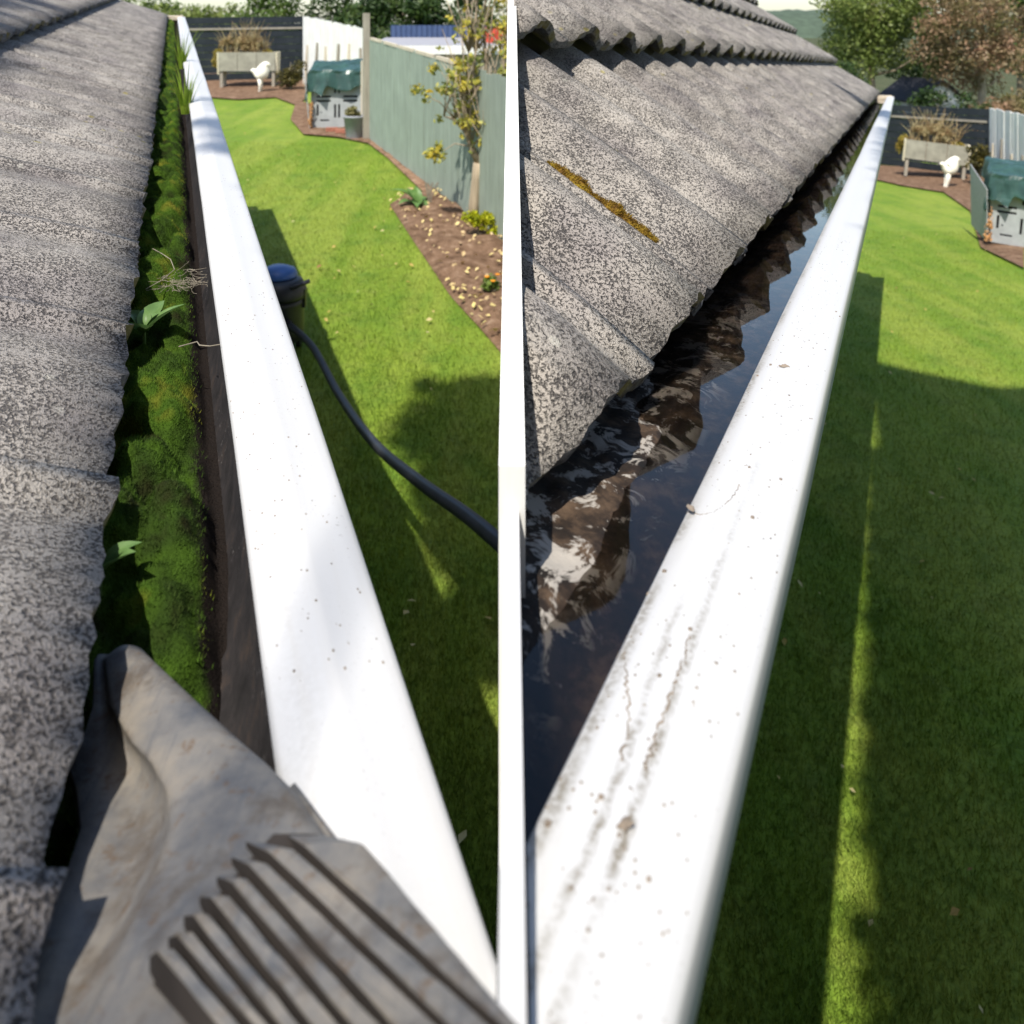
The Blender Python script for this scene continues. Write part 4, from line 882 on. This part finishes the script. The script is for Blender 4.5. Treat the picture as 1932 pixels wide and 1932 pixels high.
# ---------------------------------------------------------------- orange moss and debris on the right roof and lip
BT = PIT_R-math.atan(0.066/(0.44/math.cos(PIT_R)))
def joint(p): return MR @ Vector((p, tj+.024, WE_R+(PE_R-p)*math.tan(BT)+.003))
for (pa_, pb_, ua, lab) in ((-.475, -.388, 996, 'upper cushion of orange-brown moss in the tile joint'), (-.390, -.312, 1126, 'lower cushion of orange-brown moss in the tile joint')):
    A_, B_ = joint(pa_), joint(pb_); dd = (B_-A_); n = 26; q = MB(); nrm = MR.to_3x3() @ Vector((math.sin(PIT_R), 0, math.cos(PIT_R))); sd = dd.normalized().cross(nrm); V = []
    M = T(*A_); r = thing('moss_cushion', lab, 'moss', M, 'moss cushions in the tile joint')
    for i in range(n+1):
        x = i/n; rad = .0115*math.sin(math.pi*min(.98, max(0.02, x)))**.22*(1+.5*noise.noise(Vector((x*7, ua*.37, 0))))
        for k in range(9):
            a = math.pi*k/8; V.append(A_+dd*x+sd*math.cos(a)*rad+nrm*(math.sin(a)*rad*1.25+.0012*noise.noise(Vector((i*.9, k*.9, ua))))-A_)
    me = mesh('cushion', V, [(i*9+k, i*9+k+1, (i+1)*9+k+1, (i+1)*9+k) for i in range(n) for k in range(8)], True); link('cushion', me, MOSSO, r, M)
    nV = np.array([tuple(v) for v in V]); idx = rng.integers(0, len(nV), 4200); base_ = nV[idx]+rng.normal(size=(4200, 3))*.0012
    out = np.array(tuple(nrm))[None, :]*rng.uniform(.0012, .003, (4200, 1))+rng.normal(size=(4200, 3))*.0012; wv = rng.normal(size=(4200, 3))*.0005
    v3 = np.empty((12600, 3)); v3[0::3] = base_-wv; v3[1::3] = base_+wv; v3[2::3] = base_+out; link('moss_shoots', npmesh('moss_shoots', v3, np.arange(12600).reshape(-1, 3), 3), MOSSO, r, M)
DEB = plain('debris_flake', (0.22, 0.18, 0.14), .9, .4)
for u, v, s, lab in ((1483, 693, .008, 'grey-brown flake on the white lip of the water-filled gutter, farther one'), (1305, 962, .008, 'brown flake stuck at the inner edge of the white lip'), (1180, 1562, .006, 'dark crumb of dirt on the near part of the white lip')):
    p = PR(u, v, .3155); q = MB(); rk = random.Random(u); m = 9; R0 = [s*rk.uniform(.45, 1.0)*(1.3 if k in (1, 2) else .8) for k in range(m)]
    V = [(R0[k]*math.cos(6.283*k/m), .65*R0[k]*math.sin(6.283*k/m), rk.uniform(0, .0012)) for k in range(m)]; q.add(V+[(0, 0, .0022)], [(k, (k+1) % m, m) for k in range(m)]+[tuple(range(m))[::-1]])
    tag(link('debris_flake', q.me('debris_flake'), DEB, M=T(p.x, p.y, p.z+.001, rk.uniform(0, 3))), lab, 'debris')
def lip_z(p_):                            # height of the right lip profile at offset p from its inner edge
    X = [0, .003, .018, .034, .038, .041, .060, .068, .0715]; Z = [-.006, -.001, .002, .0035, .003, .0018, -.0018, -.0036, -.0056]; return -0.32+float(np.interp(p_+.1415, X, Z))
def dirt(pxs, rad, nm, wander=.0006):
    P = []; ivR = MR.inverted()
    for (u, v) in pxs:
        l = ivR @ PR(u, v, .319); P.append(Vector((l.x, l.y, lip_z(l.x))))
    P = spline(P, 14); q = MB(); rk = random.Random(len(nm)); P = [p+Vector((rk.uniform(-1, 1)*wander, rk.uniform(-1, 1)*wander, .0001)) for p in P]
    for p in P: p.z = lip_z(p.x)+.0001
    run = []
    for p in P:
        if rk.random() < .12 and len(run) > 2: q.tube(run, [rad*rk.uniform(.4, 1.3) for _ in run], 5); run = []
        run.append(p)
    if len(run) > 2: q.tube(run, rad, 5)
    link('dirt_line', q.me('dirt_line'), DEB, gr, MR)
dirt([(1304, 968), (1322, 978), (1345, 976), (1365, 965), (1385, 945), (1395, 925)], .0004, 'crack')
dirt([(1177, 1235), (1182, 1300), (1186, 1390), (1165, 1460)], .0005, 'line a', .0012)
dirt([(1302, 1215), (1285, 1270), (1262, 1335), (1240, 1400), (1215, 1470)], .0005, 'line bb', .0012)
rk = random.Random(77); q = MB(); ivR = MR.inverted()
for k in range(420):                      # grit scattered along the lip
    p_ = -.1415+.07*rk.random()**1.3; t_ = .25+1.5*rk.random()**1.6; z_ = lip_z(p_); r_ = rk.uniform(.0002, .0006)*(2 if rk.random() < .06 else 1); q.box(p_-r_, p_+r_*rk.uniform(.6, 1.5), t_-r_, t_+r_*rk.uniform(.6, 1.5), z_-.0003, z_+r_)
link('lip_grit', cutx(q.me('lip_grit'), MR), DEB, M=MR, kind='stuff')
q = MB()
for k in range(320):
    p_ = .049+.068*rk.random()**1.5; t_ = .45+2.0*rk.random()**1.4; r_ = rk.uniform(.0002, .0006); z_ = lip_z(p_-.0473-.1415)-.06; q.box(p_-r_, p_+r_, t_-r_, t_+r_*1.4, z_-.0003, z_+r_)
link('lip_grit', q.me('lip_grit'), DEB, M=ML, kind='stuff')

# ---------------------------------------------------------------- neighbours and trees beyond
CORR = plain('blue_corrugated', (0.055, 0.085, 0.17), .5, .15, 5); RED = plain('red_cloth', (0.6, 0.08, 0.05), .8, .2); GREYR = plain('grey_roofing', (0.30, 0.30, 0.32), .7, .1)
c = PX(730, 60, 17.5); e = PX(985, 60, 17.5); M = T(c.x, 16.0, gz(c.x, 16))
sh_ = thing('garden_shed', 'low neighbouring shed with blue corrugated upstand and white fascia beyond the fence', 'shed', M)
g0 = gz(c.x, 16); Wd = e.x-c.x-.15
q = MB(); q.box(0, Wd, 0, 2.5, 0, 2.22-g0); link('wall', q.me('wall'), WOODG, sh_, M)
q = MB(); q.box(-.1, Wd, -.14, -.1, 2.12-g0, 2.28-g0); link('fascia', q.me('fascia'), FENW, sh_, M)
q = MB(); q.add([(-.1, -.1, 2.29-g0), (Wd, -.1, 2.29-g0), (Wd, 2.0, 2.40-g0), (-.1, 2.0, 2.40-g0), (-.1, -.1, 2.25-g0), (Wd, -.1, 2.25-g0), (Wd, 2.0, 2.36-g0), (-.1, 2.0, 2.36-g0)], [(0,1,2,3), (7,6,5,4), (0,4,5,1), (1,5,6,2), (2,6,7,3), (3,7,4,0)]); link('roof', q.me('roof'), GREYR, sh_, M)
q = MB(); n = 120; V = []
for k in range(n+1):
    x = Wd*k/n; y = 2.02+.03*math.sin(k*math.pi/2.5); V += [(x, y, 2.34-g0), (x, y, 2.66-g0)]
q.add(V, [(2*k, 2*k+2, 2*k+3, 2*k+1) for k in range(n)]); link('corrugated_upstand', q.me('corrugated_upstand', True), CORR, sh_, M)
p = PX(912, 62, 15.6); q = MB(); q.grid(lambda a, b: (a*.42, .03*math.sin(a*9+b*2), -.28*b-.03*math.sin(a*5)), 8, 5); tag(link('red_cloth', q.me('red_cloth', True), RED, M=T(p.x, p.y, p.z+.12)), 'red cloth hanging above the neighbouring shed roof', 'cloth')

def tree(label, pos, h, rad, mats, n, size, seed, nclump=30, rclump=None, trunk=.16, name='tree', group='trees beyond the gardens', zc=.62, xmax=None, bot=.35):
    M = T(pos.x, pos.y, gz(pos.x, pos.y)-.1); r = thing(name, label, 'tree', M, group)
    q = MB(); limbs(q, (0, 0, 0), (0, 0, h*.85), trunk, 12, rad*.8, seed); link('trunk', q.me('trunk', True), BARK, r, M)
    bl = clumps((0, 0, h*zc), (rad*.85, rad*.85, h*(1-zc)*.95), nclump, rclump or rad*.32, seed)
    link('crown', leaves(n, bl, size, .8, xmax=xmax), mats, r, M)
GREEN1 = m_leaf('tree_leaf_mid', [(0.3, (0.035, 0.075, 0.015)), (0.5, (0.10, 0.16, 0.03)), (0.7, (0.19, 0.24, 0.06))], 1.6, .3)
GREEN2 = m_leaf('tree_leaf_dark', [(0.3, (0.015, 0.035, 0.01)), (0.5, (0.04, 0.075, 0.018)), (0.7, (0.09, 0.13, 0.03))], 2.2, .25)
RUST = m_leaf('tree_leaf_rust', [(0.3, (0.13, 0.13, 0.04)), (0.5, (0.26, 0.19, 0.10)), (0.7, (0.36, 0.20, 0.13))], 1.3, .3)
GREEN3 = m_leaf('tree_leaf_light', [(0.3, (0.08, 0.12, 0.02)), (0.5, (0.17, 0.22, 0.05)), (0.7, (0.27, 0.30, 0.09))], 1.5, .3)
tree('large pale green tree behind the dark fence, right of the roof end', PX(1650, 200, 30), 7.2, 2.6, GREEN3, 19000, .075, 21, 40)
tree('dark green tree between the pale tree and the rust-coloured one', PX(1735, 200, 33), 7.4, 2.0, GREEN2, 12000, .085, 22, 30)
tree('rust and green leafed tree at the far right', PX(1850, 200, 28), 6.6, 2.4, RUST, 15000, .068, 23, 34)
tree('yellow-green tree at the right edge behind the rust-coloured tree', PX(1925, 200, 34), 8.0, 2.6, GREEN1, 11000, .09, 24, 30)
for k, (u, y, h, lab) in enumerate([(1690, 25.5, 1.9, 'low dark bush behind the dark fence, nearest the gutter end'), (1830, 25, 2.2, 'low dark bush under the rust-coloured tree'), (1900, 25, 2.4, 'low dark bush behind the white fence at the right edge'), (1600, 27, 3.2, 'dark bush beyond the roof end, left of the pale tree'), (1760, 27, 2.6, 'dark bush beside the small white shed')]):
    p = PX(u, 200, y); M = T(p.x, p.y, gz(p.x, p.y)); r = thing('bush', lab, 'bush', M, 'bushes behind the right fence'); link('leaves', leaves(2200, clumps((0, 0, h*.5), (1.0, .6, h*.45), 16, .4, k+3), .08), GREEN2 if k != 2 else RUST, r, M); q = MB(); limbs(q, (0, 0, 0), (0, 0, h*.7), .05, 7, .5, k); link('stems', q.me('stems'), BARK, r, M)
# white shed with dark roof beyond the right fence
p = PX(1775, 215, 31); M = T(p.x, p.y, gz(p.x, p.y), .2); r = thing('white_shed', 'small white shed with dark gable roof glimpsed between the trees', 'shed', M)
q = MB(); q.box(-1.0, 1.0, 0, 2, 0, 1.25); q.add([(-1, 0, 1.25), (1, 0, 1.25), (0, 0, 1.9), (-1, 2, 1.25), (1, 2, 1.25), (0, 2, 1.9)], [(0,1,2), (5,4,3)]); link('wall', q.me('wall'), WALLW, r, M)
q = MB()
for s in (-1, 1): q.add([(s*1.2, -.15, 1.17), (0, -.15, 1.95), (0, 2.15, 1.95), (s*1.2, 2.15, 1.17), (s*1.2, -.15, 1.23), (0, -.15, 2.01), (0, 2.15, 2.01), (s*1.2, 2.15, 1.23)], [(0,1,2,3), (7,6,5,4), (0,4,5,1), (1,5,6,2), (2,6,7,3), (3,7,4,0)])
link('roof', q.me('roof'), plain('dark_roof', (.03, .03, .035)), r, M)
# hedge beyond the left fences
for k, (u, y, h, wd, lab, mt) in enumerate([(760, 21.0, 2.9, 1.6, 'dark green hedge tree behind the blue corrugated shed, leftmost', GREEN2), (880, 21.5, 3.0, 1.7, 'dark green hedge tree behind the blue corrugated shed, rightmost', GREEN2), (640, 24.5, 2.6, 1.4, 'dark hedge bush behind the white fence of the left picture', GREEN2), (520, 27, 2.5, 1.8, 'green hedge bush behind the dark fence of the left picture', GREEN1), (400, 28, 2.4, 2.0, 'sunlit yellow-green bush beyond the far end of the left gutter', GREEN3), (260, 29, 2.6, 2.0, 'green bush beyond the end of the left roof', GREEN1)]):
    p = PX(u, 100, y); M = T(p.x, p.y, gz(p.x, p.y)); r = thing('hedge_bush', lab, 'hedge', M, 'hedge beyond the left fences'); link('leaves', leaves(4200, clumps((0, 0, h*.52), (wd, .7, h*.5), 26, .5, k+13), .09, xmax=-p.x-.1), mt, r, M); q = MB(); limbs(q, (0, 0, 0), (0, 0, h*.7), .06, 8, .6, k); link('stems', q.me('stems'), BARK, r, M)
# far wooded hills on both sides
q = MB()
for (x0, x1, y0, hh) in ((-260, 40, 190, 3.2), (20, 330, 230, 9.0)):
    q.grid(lambda a, b: (x0+(x1-x0)*a, y0+60*b+8*fbm(a*9, 3), -3+(hh*(.75+.5*fbm(a*7, x0*.1))+.5*fbm(a*90, b*9))*math.sin(math.pi*min(.5, b*.9+.02))*1.15), 160, 8)
link('far_hills', q.me('far_hills', True), plain('far_wood', (.06, .085, .055), .9, .3, .4), kind='structure')

# ---------------------------------------------------------------- unseen casters added behind the photographer to shade the near lawns and left roof
BR = plain('shade_house_brick', (0.30, 0.18, 0.13), .9, .2, 40)
def back(P, yb):                          # follow the sunlight back from a point to the plane y = yb
    k = (P.y-yb)/LD.y; return P-LD*k
e0 = PR(1560, 676); e1 = PR(1960, 765)
YB = -1.2; A_, B_ = back(e0, YB), back(e1, YB)
hgt = (A_.z+B_.z)/2
M = T(A_.x+0.34, YB, 0); nh = thing('shade_house', 'unseen brick block added behind the photographer to shade the right lawn', 'house', M)  # added out of view, its height set by where the lawn shadow ends
q = MB(); q.box(0, 7.5, -6, 0, -.3, hgt-.25); link('wall', q.me('wall'), BR, nh, M)
sl = (B_.z-A_.z)/(B_.x-A_.x)
q = MB(); q.add([(-.25, .25, A_.z-.1), (7.8, .25, A_.z-.1+sl*8), (7.8, -6.3, A_.z-.2+sl*8), (-.25, -6.3, A_.z-.2), (-.25, .25, A_.z-.35), (7.8, .25, A_.z-.35+sl*8), (7.8, -6.3, A_.z-.45+sl*8), (-.25, -6.3, A_.z-.45)], [(0,1,2,3), (7,6,5,4), (0,4,5,1), (1,5,6,2), (2,6,7,3), (3,7,4,0)]); link('roof', q.me('roof'), GREYR, nh, M)
for fl_ in range(4):
    for k in range(3):
        q = MB(); q.box(.9+2.2*k, 2.1+2.2*k, .005, .03, 1+3.2*fl_, 2.3+3.2*fl_); link('window', q.me('window'), DARK, nh, M)
print('house height', hgt, A_, B_)

CON = m_leaf('conifer_needles', [(0.3, (0.012, 0.03, 0.012)), (0.7, (0.05, 0.085, 0.03))], 4, 0)
# unseen conifer, added and tapered so its shadow follows the right gutter
tE = math.tan(R_(SUN_EL)); hd = Vector((math.sin(R_(SUN_HEAD)), math.cos(R_(SUN_HEAD)), 0))
def lift(x, y, z):                        # shadow point on the eaves level -> caster at height z
    k = (z-2.35)/tE; return Vector((x-hd.x*k, y-hd.y*k, z))
ap = lift(2.0, 4.42, 12.6); M = T(ap.x, ap.y, 0); r = thing('shade_cypress', 'unseen slim conifer added behind the photographer to shade the right lawn', 'tree', M)
q = MB(); q.tube([(0, 0, 0), (0, 0, 6), (0, 0, 12)], [.16, .12, .03], 9); link('trunk', q.me('trunk'), BARK, r, M)
bl = []
for k in range(120):
    dd_ = .15+6.1*k/119; z = 12.6-dd_; rr = .075+.045*dd_
    for a in range(12): th = random.uniform(0, 6.28); d_ = max(0, rr-.06)*random.random()**.6; bl.append((math.cos(th)*d_, math.sin(th)*d_, z, .06, .06, .08))
link('crown', leaves(24000, bl, .045, wpow=0.5), CON, r, M)
def spine_tree(label, sp_, yb, n, size, seed):  # added caster: crown built backwards from the shadow outline wanted at eaves level
    pts = []
    for x, y, rr in sp_:
        z = 2.35+(y-yb)/hd.y*tE; c = lift(x, y, z); pts.append((c.x, yb, z, rr))
    base_ = Vector((pts[0][0], yb-2, 0)); M = T(*base_); r = thing('shade_tree', label, 'tree', M, 'unseen trees added behind the photographer for shade')
    q = MB(); q.tube([(0, 0, 0), (0, 0, pts[0][2]*.6), (0, .1, pts[0][2]-.7)], [.11, .08, .05], 9); q.tube([(0, .1, pts[0][2]-.7)]+[(p[0]-base_.x, 2, p[2]) for p in pts], [.008]+[.007*(1-.3*i/len(pts)) for i in range(len(pts))], 8); link('trunk', q.me('trunk'), BARK, r, M)
    rn = random.Random(seed); bl = []
    for i in range(len(pts)-1):
        for k in range(30):
            t = rn.random(); a = [pts[i][j]*(1-t)+pts[i+1][j]*t for j in range(4)]; th = rn.uniform(0, 6.28); d_ = a[3]*rn.uniform(0, .70); bl.append((a[0]-base_.x+math.cos(th)*d_, 2+math.sin(th)*d_*.6, a[2]+rn.uniform(-.1, .1), a[3]*.32, a[3]*.32, a[3]*.32))
    link('crown', leaves(n, bl, size, wpow=0.45), CON, r, M)
spine_tree('unseen leaning tree added behind the photographer to shade the left lawn', [(-.08, 1.0, .08), (-.19, 1.4, .17), (-.35, 2.0, .31), (-.47, 2.5, .43), (-.57, 3.0, .51), (-.64, 3.5, .56), (-.72, 3.95, .56), (-.15, 4.35, .28), (-1.02, 4.35, .26)], -2.2, 24000, .06, 3)
spine_tree('unseen leaning tree added behind the photographer to shade the left roof', [(-1.3, 2.1, .12), (-1.8, 3.1, .26), (-2.55, 4.4, .42), (-3.45, 6.0, .6), (-4.6, 8.0, .8)], -6.0, 12000, .10, 4)
